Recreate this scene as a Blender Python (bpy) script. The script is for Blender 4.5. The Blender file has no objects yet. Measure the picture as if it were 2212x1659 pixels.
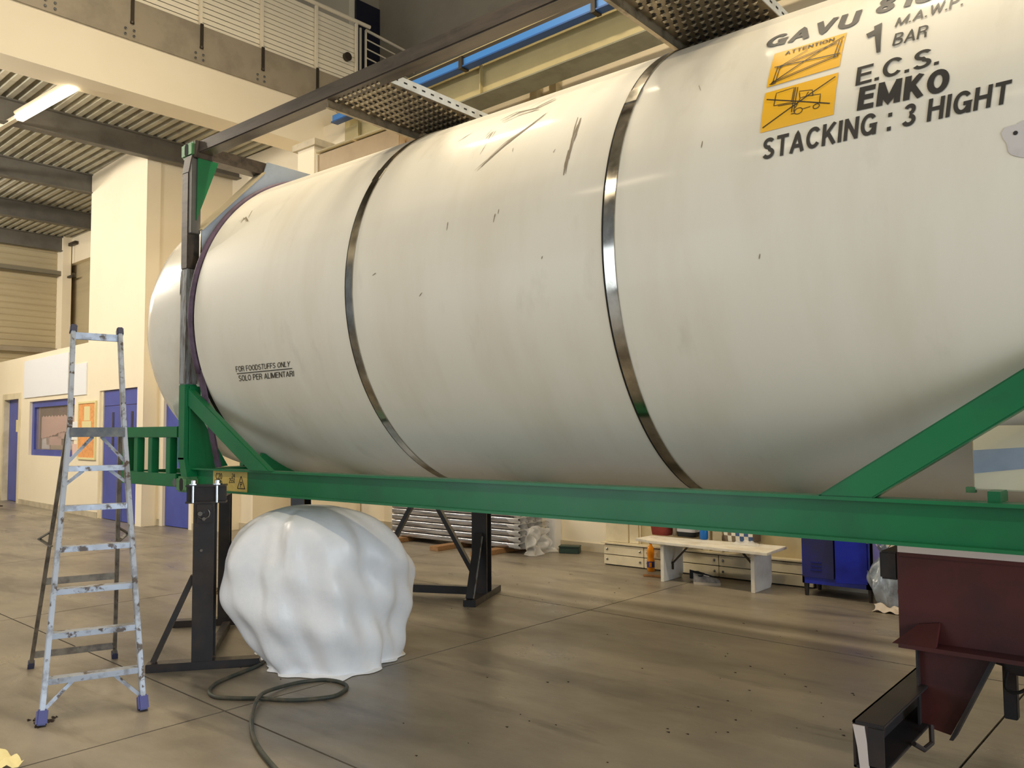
import bpy, bmesh, math, random
import numpy as np
from mathutils import Vector, Matrix
random.seed(7)
PI = math.pi
S = bpy.context.scene
COL = S.collection
# ------------------------------------------------------------------ camera, world, lights, exposure
W, H, F = 2212.0, 1659.0, 1782.0
CAM = np.array([6.016, -3.190, 1.591])
YAW, PITCH, ROLL = math.radians(130.022), math.radians(3.287), math.radians(-0.407)
_f = np.array([math.cos(YAW)*math.cos(PITCH), math.sin(YAW)*math.cos(PITCH), math.sin(PITCH)])
_r = np.array([math.sin(YAW), -math.cos(YAW), 0.0])
_u = np.cross(_r, _f)
RX = _r*math.cos(ROLL)+_u*math.sin(ROLL)
UY = -_r*math.sin(ROLL)+_u*math.cos(ROLL)
cam = bpy.data.objects.new('camera', bpy.data.cameras.new('camera'))
COL.objects.link(cam)
cam.data.sensor_fit = 'HORIZONTAL'
cam.data.sensor_width = 36.0
cam.data.lens = F/W*36.0
cam.data.clip_start = 0.05
M3 = Matrix(((RX[0], UY[0], -_f[0]), (RX[1], UY[1], -_f[1]), (RX[2], UY[2], -_f[2])))
cam.matrix_world = Matrix.Translation(Vector(CAM)) @ M3.to_4x4()
S.camera = cam
S.view_settings.view_transform = 'Standard'
S.view_settings.look = 'None'
S.view_settings.exposure = 0.0
S.view_settings.gamma = 1.0
S.view_settings.use_curve_mapping = False
S.cycles.max_bounces = 8
S.cycles.sample_clamp_indirect = 6.0

wd = bpy.data.worlds.new('daylight'); S.world = wd; wd.use_nodes = True
bg = wd.node_tree.nodes['Background']
bg.inputs['Color'].default_value = (0.86, 0.93, 1.0, 1); bg.inputs['Strength'].default_value = 0.24

def area(name, loc, size, power, col, target=None, rot=None):
    l = bpy.data.lights.new(name, 'AREA'); l.shape = 'RECTANGLE'
    l.size, l.size_y = size; l.energy = power; l.color = col
    o = bpy.data.objects.new(name, l); COL.objects.link(o); o.location = loc
    if target is not None:
        o.rotation_euler = (Vector(target)-Vector(loc)).to_track_quat('-Z', 'Y').to_euler()
    elif rot: o.rotation_euler = rot
    return o
WARM = (1.0, 0.845, 0.60)
# rows of hall lamps hanging under the roof (above the frame); unseen gallery bulbs are added fill
for k, x in enumerate((-1.2, 1.8, 4.8, 7.8)):
    area('hall_lamp_over_tank', (x, 1.0, 8.9), (1.5, 0.25), 165, WARM)
    area('hall_lamp_near', (x, -6.5, 8.6), (1.5, 0.25), {-1.2: 140, 1.8: 112, 4.8: 62, 7.8: 50}[x], WARM)
def bulb(name, loc, power, col, r=.12):
    l = bpy.data.lights.new(name, 'POINT'); l.energy = power; l.color = col; l.shadow_soft_size = r
    o = bpy.data.objects.new(name, l); COL.objects.link(o); o.location = loc
for x in (-6.8, -9.8, -12.8, -15.6): bulb('gallery_fill', (x, -1.6, 6.1), 410, (1.0, .915, .78))  # unseen bulbs added to brighten the deck and office wall
bulb('gallery_fill', (-14.5, 1.2, 5.9), 110, (1.0, .915, .78))  # one more unseen bulb, added to lift the far left wall
bulb('office_fill', (-12.5, 4.9, 2.9), 22, WARM)  # unseen light added to brighten the room behind the window
area('gallery_face_fill', (-0.5, -1.5, 9.4), (1.5, .3), 45, WARM, target=(-5.4, 2.5, 8.3))  # added light aimed at the gallery slats, no fitting there
area('daylight_left_gate', (-4.0, -12.0, 2.6), (7.0, 4.5), 300, (0.80, 0.90, 1.0), target=(0.0, 2.0, 2.4))
area('daylight_right_gate', (13.2, -2.0, 2.0), (8.0, 3.4), 760, (0.72, 0.86, 1.0), target=(0.0, 0.0, 1.2))
# ------------------------------------------------------------------ pixel -> world helpers (photo measured at 2212 x 1659)
def ray(q):
    a, b = (q[0]-W/2)/F, -(q[1]-H/2)/F
    return a*RX + b*UY + _f
def on(q, **k):
    (ax, v), = k.items(); i = 'xyz'.index(ax); d = ray(q)
    return Vector(CAM + (v-CAM[i])/d[i]*d)
def fl(q): return on(q, z=0.0)
TY, TZ, TR = 1.212, 2.465, 1.2655      # tank axis and radius
def tank_hit(q, R=TR):
    d = ray(q); o = CAM
    oy, oz = o[1]-TY, o[2]-TZ
    a = d[1]**2+d[2]**2; b = 2*(oy*d[1]+oz*d[2]); c = oy*oy+oz*oz-R*R
    disc = max(b*b-4*a*c, 0.0)
    t = (-b-math.sqrt(disc))/(2*a); P = o+t*d
    return P[0], math.atan2(P[2]-TZ, TY-P[1])
def tank_pt(x, phi, off=0.0):
    return Vector((x, TY-(TR+off)*math.cos(phi), TZ+(TR+off)*math.sin(phi)))
EX, EY = Vector((.9994, -.034, 0)), Vector((.034, .9994, 0))     # the hall is turned 2 degrees against the tank
def bp(u, v, z): return EX*u + EY*v + Vector((0, 0, z))
# ------------------------------------------------------------------ mesh building
class MB:
    def __init__(s): s.v, s.f = [], []
    def add(s, vs, fs):
        n = len(s.v); s.v += [tuple(v) for v in vs]; s.f += [tuple(i+n for i in f) for f in fs]; return s
    def hexa(s, p):       # 8 corners: bottom ring then top ring
        return s.add(p, [(3,2,1,0),(4,5,6,7),(0,1,5,4),(1,2,6,5),(2,3,7,6),(3,0,4,7)])
    def box(s, lo, hi):
        x0,y0,z0 = lo; x1,y1,z1 = hi
        return s.hexa([(x0,y0,z0),(x1,y0,z0),(x1,y1,z0),(x0,y1,z0),(x0,y0,z1),(x1,y0,z1),(x1,y1,z1),(x0,y1,z1)])
    def obox(s, o, ax, ay, az):    # box from corner and three edge vectors
        o, ax, ay, az = map(Vector, (o, ax, ay, az))
        return s.hexa([o, o+ax, o+ax+ay, o+ay, o+az, o+ax+az, o+ax+ay+az, o+ay+az])
    def bar(s, a, b, w, h, up=(0,0,1)):     # box beam from a to b, w across, h along up
        a, b = Vector(a), Vector(b); d = (b-a).normalized(); up = Vector(up)
        if abs(d.dot(up)) > .99: up = Vector((0,1,0))
        x = d.cross(up).normalized()*w/2; y = x.cross(d).normalized()*h/2
        return s.hexa([a-x-y, a+x-y, a+x+y, a-x+y, b-x-y, b+x-y, b+x+y, b-x+y])
    def sect(s, a, b, prof, up=(0,0,1)):     # extrude closed 2-D profile (x across, y up) from a to b
        a, b = Vector(a), Vector(b); d = (b-a).normalized(); up = Vector(up)
        x = d.cross(up).normalized(); y = x.cross(d).normalized(); n = len(prof)
        vs = [a+x*p+y*q for p, q in prof]+[b+x*p+y*q for p, q in prof]
        return s.add(vs, [tuple(range(n))[::-1], tuple(range(n, 2*n))]+[(i,(i+1)%n,n+(i+1)%n,n+i) for i in range(n)])
    def ibeam(s, a, b, w, h, tf=.014, tw=.01, up=(0,0,1)):
        p = [(-w/2,-h/2),(w/2,-h/2),(w/2,-h/2+tf),(tw/2,-h/2+tf),(tw/2,h/2-tf),(w/2,h/2-tf),(w/2,h/2),(-w/2,h/2),(-w/2,h/2-tf),(-tw/2,h/2-tf),(-tw/2,-h/2+tf),(-w/2,-h/2+tf)]
        return s.sect(a, b, p, up)
    def tube(s, pts, r, n=10, closed=False, caps=True):
        pts = [Vector(p) for p in pts]; m = len(pts); rings = []
        rr = r if isinstance(r, (list, tuple)) else [r]*m
        prev = None
        for i, p in enumerate(pts):
            t = (pts[(i+1) % m] - pts[i-1]) if (closed or 0 < i < m-1) else (pts[1]-pts[0] if i == 0 else pts[-1]-pts[-2])
            t.normalize()
            x = (prev - t*prev.dot(t)) if prev is not None else t.orthogonal()
            x.normalize(); prev = x; y = t.cross(x)
            rings.append([p+(x*math.cos(2*PI*k/n)+y*math.sin(2*PI*k/n))*rr[i] for k in range(n)])
        fs = []
        for i in range(m if closed else m-1):
            j = (i+1) % m
            fs += [(i*n+k, i*n+(k+1)%n, j*n+(k+1)%n, j*n+k) for k in range(n)]
        if caps and not closed: fs += [tuple(range(n))[::-1], tuple(range((m-1)*n, m*n))]
        return s.add([v for r_ in rings for v in r_], fs)
    def lathe(s, c, prof, n=24, axis='z'):
        c = Vector(c); vs = []; m = len(prof)
        for r, h in prof:
            for k in range(n):
                a = 2*PI*k/n
                vs.append(c+(Vector((r*math.cos(a), r*math.sin(a), h)) if axis == 'z' else Vector((h, r*math.cos(a), r*math.sin(a))) if axis == 'x' else Vector((r*math.cos(a), h, r*math.sin(a)))))
        fs = [(i*n+k, i*n+(k+1)%n, (i+1)*n+(k+1)%n, (i+1)*n+k) for i in range(m-1) for k in range(n)]
        fs += [tuple(range(n))[::-1], tuple(range((m-1)*n, m*n))]
        return s.add(vs, fs)
    def prism(s, poly, off):      # planar polygon (3-D points) thickened by vector off
        poly = [Vector(p) for p in poly]; off = Vector(off); n = len(poly)
        return s.add(poly+[p+off for p in poly], [tuple(range(n))[::-1], tuple(range(n, 2*n))]+[(i,(i+1)%n,n+(i+1)%n,n+i) for i in range(n)])
    def grid(s, fn, nu, nv):
        vs = [fn(i/nu, j/nv) for j in range(nv+1) for i in range(nu+1)]
        return s.add(vs, [(j*(nu+1)+i, j*(nu+1)+i+1, (j+1)*(nu+1)+i+1, (j+1)*(nu+1)+i) for j in range(nv) for i in range(nu)])
def mesh(name, mb, smooth=False, bevel=0.0, angle=None):
    me = bpy.data.meshes.new(name); me.from_pydata([tuple(v) for v in mb.v], [], mb.f)
    bm = bmesh.new(); bm.from_mesh(me)
    bmesh.ops.recalc_face_normals(bm, faces=bm.faces[:])
    if bevel: bmesh.ops.bevel(bm, geom=[e for e in bm.edges if len(e.link_faces) == 2 and e.calc_face_angle(0) > .5], offset=bevel, segments=2, affect='EDGES', clamp_overlap=True)
    for f in bm.faces: f.smooth = bool(smooth) or bool(bevel)
    bm.to_mesh(me); bm.free()
    if bevel: me.set_sharp_from_angle(angle=math.radians(50))
    elif smooth and smooth is not True: me.set_sharp_from_angle(angle=math.radians(smooth))
    return me
def obj(name, mb, m, parent=None, smooth=False, bevel=0.0, label=None, kind=None):
    me = mb if isinstance(mb, bpy.types.Mesh) else mesh(name, mb, smooth, bevel)
    o = bpy.data.objects.new(name, me); COL.objects.link(o)
    if m is not None and not me.materials: me.materials.append(m)
    if parent is not None:
        o.parent = parent
        L = Vector((0,0,0)); q = parent
        while q is not None: L += q.location; q = q.parent
        o.location = -L                       # children are modelled in world coordinates
    if label: o['label'] = label
    if kind: o['kind'] = kind
    return o
def tag(o, label, cat, group=None):
    o['label'] = label; o['category'] = cat
    if group: o['group'] = group
    return o
def thing(name, label, cat, loc=(0,0,0), group=None):
    o = bpy.data.objects.new(name, None); COL.objects.link(o); o.location = Vector(loc)
    o.empty_display_size = .1
    return tag(o, label, cat, group)
def struct(name, mb, m, smooth=False, parent=None, bevel=0.0):
    o = obj(name, mb, m, parent, smooth, bevel)
    if parent is None: o['kind'] = 'structure'
    return o
def estruct(name, loc):
    o = bpy.data.objects.new(name, None); COL.objects.link(o); o.location = Vector(loc); o['kind'] = 'structure'; return o
def copy_thing(root, move, label, group):
    r = root.copy(); COL.objects.link(r); r.location = root.location+Vector(move); r['label'] = label; r['group'] = group
    for ch in list(root.children):
        c = ch.copy(); COL.objects.link(c); c.parent = r
        for g in ch.children:
            d = g.copy(); COL.objects.link(d); d.parent = c
    return r
# ------------------------------------------------------------------ materials
def lin(c):
    return tuple((x/12.92 if x <= .04045 else ((x+.055)/1.055)**2.4) for x in (v/255 for v in c))
def mat(name, col, rough=.5, metal=0.0, col2=None, scale=4.0, stretch=(1,1,1), lo=.45, hi=.65, bump=0.0, bscale=None, coat=0.0, rvar=0.0, col3=None, scale3=1.0, lo3=.55, hi3=.7, stretch3=(1,1,1), emit=None, alpha=None, trans=0.0):
    m = bpy.data.materials.new(name); m.use_nodes = True
    nt = m.node_tree; N = nt.nodes; L = nt.links; b = N['Principled BSDF']
    c1 = (*lin(col), 1)
    b.inputs['Base Color'].default_value = c1; b.inputs['Roughness'].default_value = rough; b.inputs['Metallic'].default_value = metal
    if coat: b.inputs['Coat Weight'].default_value = coat; b.inputs['Coat Roughness'].default_value = .12
    if trans: b.inputs['Transmission Weight'].default_value = trans; b.inputs['IOR'].default_value = 1.33
    if alpha is not None: b.inputs['Alpha'].default_value = alpha
    geo = N.new('ShaderNodeNewGeometry')
    def noise(sc, st, det=6, rg=.6):
        mp = N.new('ShaderNodeMapping'); mp.inputs['Scale'].default_value = st
        L.new(geo.outputs['Position'], mp.inputs['Vector'])
        n = N.new('ShaderNodeTexNoise'); n.inputs['Scale'].default_value = sc; n.inputs['Detail'].default_value = det; n.inputs['Roughness'].default_value = rg
        L.new(mp.outputs['Vector'], n.inputs['Vector']); return n.outputs['Fac']
    def ramp(src, a, bb):
        r = N.new('ShaderNodeMapRange'); r.inputs['From Min'].default_value = a; r.inputs['From Max'].default_value = bb
        L.new(src, r.inputs['Value']); return r.outputs['Result']
    cur = None; fac = None
    for c, sc, st, a, bb in ((col2, scale, stretch, lo, hi), (col3, scale3, stretch3, lo3, hi3)):
        if c is None: continue
        fac = ramp(noise(sc, st), a, bb)
        mx = N.new('ShaderNodeMix'); mx.data_type = 'RGBA'
        L.new(fac, mx.inputs['Factor'])
        if cur is None: mx.inputs['A'].default_value = c1
        else: L.new(cur, mx.inputs['A'])
        mx.inputs['B'].default_value = (*lin(c), 1); cur = mx.outputs['Result']
    if cur is not None: L.new(cur, b.inputs['Base Color'])
    if rvar:
        r = N.new('ShaderNodeMapRange'); r.inputs['To Min'].default_value = rough-rvar; r.inputs['To Max'].default_value = rough+rvar
        r.inputs['From Min'].default_value = .3; r.inputs['From Max'].default_value = .7
        L.new(noise(scale*1.7, stretch), r.inputs['Value']); L.new(r.outputs['Result'], b.inputs['Roughness'])
    if bump:
        bn = N.new('ShaderNodeBump'); bn.inputs['Strength'].default_value = bump; bn.inputs['Distance'].default_value = .01
        L.new(noise(bscale or scale*6, stretch), bn.inputs['Height']); L.new(bn.outputs['Normal'], b.inputs['Normal'])
    if emit:
        b.inputs['Emission Color'].default_value = (*emit[:3], 1); b.inputs['Emission Strength'].default_value = emit[3]
    return m
M = dict(
 floor=mat('polished_concrete', (138,129,114), .38, 0, (103,96,86), 1.1, (.55,1.2,1), .42, .68, .12, 40, col3=(80,74,67), scale3=2.3, lo3=.57, hi3=.74, stretch3=(.3,1.5,1), rvar=.14),
 joint=mat('joint_filler', (62,54,46), .8),
 cream=mat('cream_wall_paint', (240,228,203), .7, 0, (236,223,197), .5, bump=.03, bscale=60),
 creamgl=mat('cream_gloss_panel', (226,214,184), .4, 0, (205,192,160), 2.0),
 beige=mat('beige_steel_panel', (205,190,150), .5, 0, (188,172,132), 1.2),
 greysteel=mat('weathered_grey_steel', (158,146,126), .55, .05, (142,131,113), 2.5, bump=.03),
 darkbeam=mat('dark_painted_beam', (104,100,92), .55, .05, (92,88,80), 3),
 deck=mat('galvanised_deck', (182,178,160), .55, .1, (160,154,138), 3, (1,.5,1)),
 darkwall=mat('shade_grey_wall', (164,155,137), .6, 0, (156,147,130), 1.0),  # grey tone stands in for missing light on the upper walls
 taupe=mat('taupe_panel', (182,168,136), .6, 0, (172,158,128), 1.5, (.2,.2,3)),
 plinth=mat('grey_plinth', (196,184,160), .5, 0, (176,165,142), 4),
 bluedoor=mat('blue_door_paint', (68,82,168), .36, 0, (60,74,158), 2),
 navydoor=mat('navy_door', (22,24,44), .4),
 bluesign=mat('slot_glass', (18,22,70), .2),
 glass=mat('window_glass', (190,175,170), .08, 0, alpha=.25),
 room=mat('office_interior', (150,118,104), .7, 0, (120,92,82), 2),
 paperpink=mat('pinkish_paper', (226,190,178), .8), whitepaper=mat('white_paper', (238,238,236), .7),
 yellowpaper=mat('yellowed_paper', (226,214,160), .8), cork=mat('cork_board', (232,164,100), .8, 0, (214,146,86), 18), wood=mat('pine_wood', (170,120,70), .6, 0, (140,95,55), 6, (1,6,6)),
 signwhite=mat('blank_sign_white', (236,238,244), .5), shutter=mat('brown_blind', (92,46,44), .6),
 tank=mat('white_tank_paint', (234,228,212), .50, 0, (226,218,199), 2.2, (1.2,.6,.25), .45, .7, .02, 14, coat=.10, col3=(192,183,164), scale3=2.4, lo3=.60, hi3=1.0, stretch3=(1.6,.7,.7)),
 head=mat('white_head_paint', (240,235,222), .22, 0, (228,220,204), 1.6, coat=.4),
 strap=mat('stainless_strap', (190,186,176), .16, 1.0, (120,112,100), 6, (1,1,1), .4, .75, rvar=.06),
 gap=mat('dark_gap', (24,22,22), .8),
 hose=mat('purple_rubber', (92,72,92), .6, 0, (70,52,66), 9),
 shroud=mat('bluegrey_primer_plate', (168,180,196), .35, .15, (146,158,172), 3, bump=.03),
 green=mat('green_frame_paint', (12,112,62), .36, 0, (20,102,60), 3.0, coat=.12, rvar=.05, bump=.02, bscale=30),
 greenpale=mat('green_primer_casting', (96,146,92), .45, .1, (64,116,74), 8),
 rawsteel=mat('bare_mill_steel', (88,78,68), .42, .45, (64,57,51), 5, (.4,3,3), bump=.05, col3=(118,104,90), scale3=2.2, lo3=.6, hi3=.85),
 bright=mat('ground_bright_steel', (160,164,166), .36, .4, (108,100,92), 5, (8,8,1.2), .44, .62),
 weld=mat('weld_bead', (210,200,186), .35, .9),
 black=mat('black_stand_paint', (44,43,46), .42, .1, (58,50,46), 5, coat=.15, rvar=.08),
 bolt=mat('zinc_bolt', (150,150,150), .25, .9),
 alu=mat('worn_aluminium', (164,172,186), .42, .3, (134,138,146), 10, (1,1,1), .5, .6, rvar=.08, col3=(84,74,68), scale3=16, lo3=.56, hi3=.62),
 alud=mat('dusty_aluminium', (130,122,110), .5, .4, (96,88,80), 12, col3=(60,54,50), scale3=20, lo3=.62, hi3=.7),
 bluecap=mat('blue_plastic_foot', (52,52,128), .4), darkcap=mat('dark_plastic_cap', (58,60,84), .45), platform=mat('grey_platform', (78,82,86), .5, .2, (104,104,100), 14),
 cable=mat('dark_green_hose', (56,60,52), .6, 0, (84,76,60), 10, bump=.2, bscale=80),
 sheet=mat('stand_in_white', (246,246,248), .38, 0, (238,240,243), 5, bump=.35, bscale=11),
 red=mat('dark_red_paint', (140,22,28), .4), redbag=mat('red_fabric', (128,44,34), .7, 0, (96,30,26), 8),
 hatch=mat('brushed_stainless', (198,174,140), .4, .3, (184,160,128), 3),
 tread=mat('galvanised_tread', (150,136,112), .4, .6, (108,96,78), 12), zinc=mat('zinc_flange', (214,218,220), .35, .35, (190,190,186), 8),
 tread2=mat('polished_tread_edge', (206,192,164), .35, .5),
 yellow=mat('yellow_warning_label', (244,184,24), .4), ink=mat('black_lettering', (26,26,28), .45), plate=mat('yellowed_data_plate', (212,182,96), .45, 0, (196,166,84), 9),
 scuff=mat('grey_scuff', (138,124,104), .7), patch=mat('grey_filler_patch', (206,200,196), .6, 0, (190,184,182), 6),
 trailer=mat('oxide_red_chassis', (78,30,26), .55, .05, (58,26,24), 2.2, (1,1,1), rvar=.1), trailerdk=mat('dark_chassis', (40,36,36), .55, .1, (56,44,40), 6), whitestrip=mat('whitish_strip', (202,192,186), .5),
 blueRail=mat('blue_conductor_rail', (66,132,206), .4), bluedark=mat('blue_rail_underside', (34,84,150), .45), clamp=mat('dark_clamp', (66,58,48), .5, .4),
 olive=mat('beige_girder_paint', (186,170,122), .55, 0, (174,158,112), 1.2), slat=mat('pale_slat_paint', (250,240,216), .6), girderflange=mat('grey_girder_flange', (134,131,108), .6, .0, (118,115,94), 3),
 lockblue=mat('blue_locker_paint', (30,44,168), .35, 0, (24,34,140), 4, rvar=.06), lockdark=mat('dark_blue_door', (38,38,84), .42, 0, (34,34,120), 2.5), dark=mat('dark_interior', (16,16,22), .8),
 bench=mat('chipped_white_board', (226,222,212), .5, 0, (206,198,182), 6, col3=(140,122,98), scale3=20, lo3=.66, hi3=.72), benchleg=mat('white_board_leg', (228,232,238), .45, 0, (214,216,220), 5),
 orange=mat('orange_drink', (252,160,30), .12, trans=.35), label=mat('bottle_label', (40,40,110), .4), bluebottle=mat('blue_bottle', (40,120,210), .12, trans=.3), clear=mat('clear_bottle', (190,184,174), .1, trans=.6),
 bagblue=mat('teal_bag_fabric', (34,74,104), .7), baggrey=mat('grey_bag_fabric', (190,190,196), .7), bagblack=mat('black_bag_fabric', (24,26,30), .7), checkb=mat('blue_check_fabric', (60,86,130), .7), checkw=mat('pale_check_fabric', (212,208,196), .7), checkg=mat('brown_check_fabric', (112,98,82), .7),
 shoe=mat('grey_shoe_fabric', (136,134,134), .8, 0, (110,108,110), 20), shoedark=mat('dark_shoe_lining', (40,42,50), .8), sole=mat('pale_sole', (176,166,152), .6),
 foil=mat('shiny_foil_profile', (206,204,206), .2, .9, (120,118,118), 5, (.5,6,6), .4, .7, bump=.12, bscale=14), foild=mat('dark_profile', (62,60,60), .4, .5), film=mat('stretch_film', (226,226,226), .12, 0, alpha=.42, bump=.6, bscale=12), timber=mat('bearer_timber', (150,112,72), .7, 0, (120,88,56), 8, (1,8,8)),
 greenbox=mat('dark_green_box', (36,56,46), .5), rubble=mat('pale_rubble', (160,142,104), .9, 0, (100,86,62), 20), grime=mat('dark_debris', (54,40,30), .9),
 bagfilm=mat('bluegrey_bin_bag', (150,160,172), .25, 0, (104,112,122), 8, bump=.4, bscale=14, coat=.3), cloth=mat('offwhite_cloth', (196,186,176), .8), bluered=mat('blue_carrier_bag', (40,80,170), .35),
 tube=mat('lamp_diffuser', (255,236,200), .4, emit=(1.0,.86,.62, 9.0)), lamphouse=mat('lamp_housing', (196,176,150), .45),
 tray=mat('grey_cable_tray', (130,124,108), .5, .3), whitetr=mat('whitish_conduit', (206,194,170), .5),
)
# ================================================================== STRUCTURE
# floor: cast slabs with recessed joints
fb = struct('floor', MB().box((-19.5,-13,-.3), (14.5,7.5,-.012)), M['joint'])
xs = [-19,-16.3,-12.7,-9.1,-5.5,-1.95,1.65,5.02,8.5,12,14.2]; ys = [-12.5,-11.0,-7.5,-4.0,-.5,3.0,6.9]
for i in range(len(xs)-1):
    for j in range(len(ys)-1):
        g = .006
        p = [bp(xs[i]+g,ys[j]+g,-.011), bp(xs[i+1]-g,ys[j]+g,-.011), bp(xs[i+1]-g,ys[j+1]-g,-.011), bp(xs[i]+g,ys[j+1]-g,-.011)]
        obj('slab', MB().prism(p, (0,0,.011)), M['floor'], fb)
# ---- office block on the left: wall A frame
A1 = Vector((-8.07,3.66,0)); A0 = Vector((-15.43,4.22,0)); AT = (A1-A0).normalized(); AN = Vector((AT.y,-AT.x,0))   # AN points to the hall
def wa(q):
    d = Vector(ray(q)); c = Vector(CAM); t = ((A0-c).dot(AN))/d.dot(AN); P = c+d*t
    return (P-A0).dot(AT), P.z
def wq(s, z, off=0.0): return A0+AT*s+AN*off+Vector((0,0,z))
def wbox(mb, s0, s1, z0, z1, o0, o1):
    return mb.hexa([wq(s0,z0,o1),wq(s1,z0,o1),wq(s1,z0,o0),wq(s0,z0,o0),wq(s0,z1,o1),wq(s1,z1,o1),wq(s1,z1,o0),wq(s0,z1,o0)])
SL = (A1-A0).length
D1 = (-1.15,.14,-.0,2.5); WN = (.88,3.87,1.13,2.34); D2 = (5.25,7.17,0,2.42)
mb = MB(); zt = 3.33; th = -.22
def wallcells(mb, s0, s1, z0, z1, holes):
    ss = sorted({s0,s1,*[h[0] for h in holes],*[h[1] for h in holes]})
    zz = sorted({z0,z1,*[h[2] for h in holes],*[h[3] for h in holes]})
    for a,b in zip(ss,ss[1:]):
        for c,d in zip(zz,zz[1:]):
            m_ = ((a+b)/2,(c+d)/2)
            if not any(h[0]<m_[0]<h[1] and h[2]<m_[1]<h[3] for h in holes): wbox(mb,a,b,c,d,th,0)
wallcells(mb, -5, SL, 0, zt, [D1,WN,D2])
wbox(mb, -5, 4.58, zt, zt+.08, th, 0)          # sloping cap of the office roof, slightly higher to the left
wbox(mb, 4.58, SL, zt, 6.78, th, 0)            # stair tower above the office
struct('wall_office', mb, M['cream'])
mb = MB(); wbox(mb, -5, SL, 3.2, 3.3, -3.0, th); struct('ceiling_office', mb, M['cream'])
mb = MB()
for s0,s1 in ((-5,D1[0]-.1),(D1[1]+.1,D2[0]),(D2[1],SL)): wbox(mb, s0, s1, 0, .11, 0, .014)
struct('baseboard_office', mb, M['plinth'])
# tower return and recessed wall with the second blue door
RY = 3.93
struct('wall_tower_side', MB().box((-8.29,3.64,3.42),(-8.07,5.5,6.78)).box((-8.29,3.64,0),(-8.07,RY+.2,3.42)), M['cream'])
DC0, DC1 = on((352,1136),y=RY).x, on((409,1147),y=RY).x
struct('wall_recess', MB().box((-8.07,RY,0),(DC0-.1,RY+.2,3.4)).box((DC1+.1,RY,0),(-6.35,RY+.2,3.4)).box((DC0-.1,RY,2.45),(DC1+.1,RY+.2,3.4)).box((-6.55,RY+.2,0),(-6.35,4.9,3.4)), M['cream'])
struct('wall_recess_upper', MB().box((-8.07,5.3,3.42),(-4.6,5.5,6.78)), M['cream'])
struct('ceiling_recess', MB().box((-8.07,RY,3.4),(-5.7,5.9,3.48)), M['cream'])
struct('baseboard_recess', MB().box((-8.07,RY-.014,0),(DC0-.1,RY,.11)).box((DC1+.1,RY-.014,0),(-6.35,RY,.11)), M['plinth'])
d = struct('door_3', MB().box((DC0,RY+.03,0.01),(DC1,RY+.09,2.36)), M['bluedoor'])
obj('door_frame', MB().box((DC0-.1,RY-.02,0),(DC0,RY+.12,2.45)).box((DC1,RY-.02,0),(DC1+.1,RY+.12,2.45)).box((DC0,RY-.02,2.36),(DC1,RY+.12,2.45)), M['cream'], d)
obj('door_handle', MB().box((DC1-.12,RY-.02,1.02),(DC1-.08,RY+.03,1.06)), M['bolt'], d)
# pilaster and the long back wall
px0, px1 = on((511,1140),y=4.47).x, on((545,1147),y=4.47).x
struct('wall_pilaster', MB().box((px0,4.47,0),(px1,5.9,3.4)), M['cream'])
struct('baseboard_pilaster', MB().box((px0-.012,4.456,0),(px1+.012,4.47,.11)).box((px1,4.47,0),(px1+.012,5.9,.11)), M['plinth'])
mb = MB()
def bbox(mb, u0,u1,v0,v1,z0,z1):
    return mb.hexa([bp(u0,v0,z0),bp(u1,v0,z0),bp(u1,v1,z0),bp(u0,v1,z0),bp(u0,v0,z1),bp(u1,v0,z1),bp(u1,v1,z1),bp(u0,v1,z1)])
bbox(mb,-8.4,13.5,5.9,6.1,0,7.35); struct('wall_back', mb, M['cream'])
mb = MB(); bbox(mb,-8.2,.25,5.886,5.9,0,.11); struct('baseboard_back', mb, M['plinth'])
mb = MB(); bbox(mb,-6.75,13.5,7.36,7.5,7.2,11.2); bbox(mb,-5.6,13.5,5.9,7.4,7.3,7.35); struct('wall_back_upper', mb, M['darkwall'])  # the upper wall's lack of light is put into its grey
# grey-brown door and plinth in the back wall under the frame
q0, q1 = on((697,1090),y=6.0).x, on((764,1090),y=6.0).x
d = struct('door_4', MB().box((q0,5.98,0.01),(q1,6.05,2.2)), M['taupe'])
obj('door_frame', MB().box((q0-.1,5.96,0),(q0,6.06,2.3)).box((q1,5.96,0),(q1+.1,6.06,2.3)).box((q0,5.96,2.2),(q1,6.06,2.3)), M['cream'], d)
q0, q1 = on((566,1140),y=5.9).x, on((594,1140),y=5.9).x
c = thing('storage_cabinet', 'tall dark grey cabinet in the gap behind the cream pilaster', 'cabinet', (q0,5.7,0))
obj('body', MB().box((q0,5.6,.05),(q1,5.98,1.9)), M['trailerdk'], c, bevel=.01)
obj('door', MB().box((q0+.02,5.585,.1),(q1-.02,5.6,1.86)), M['darkbeam'], c)
obj('plinth', MB().box((q0+.02,5.62,0),(q1-.02,5.95,.05)), M['gap'], c)
# bench-side white post and upstand on the back wall (downpipe casing)
q0, q1 = on((1187,1180),y=5.85).x, on((1205,1183),y=5.85).x
struct('trim_1', MB().box((q0,5.78,0),(q1,5.98,5.5)), M['signwhite'])
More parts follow.
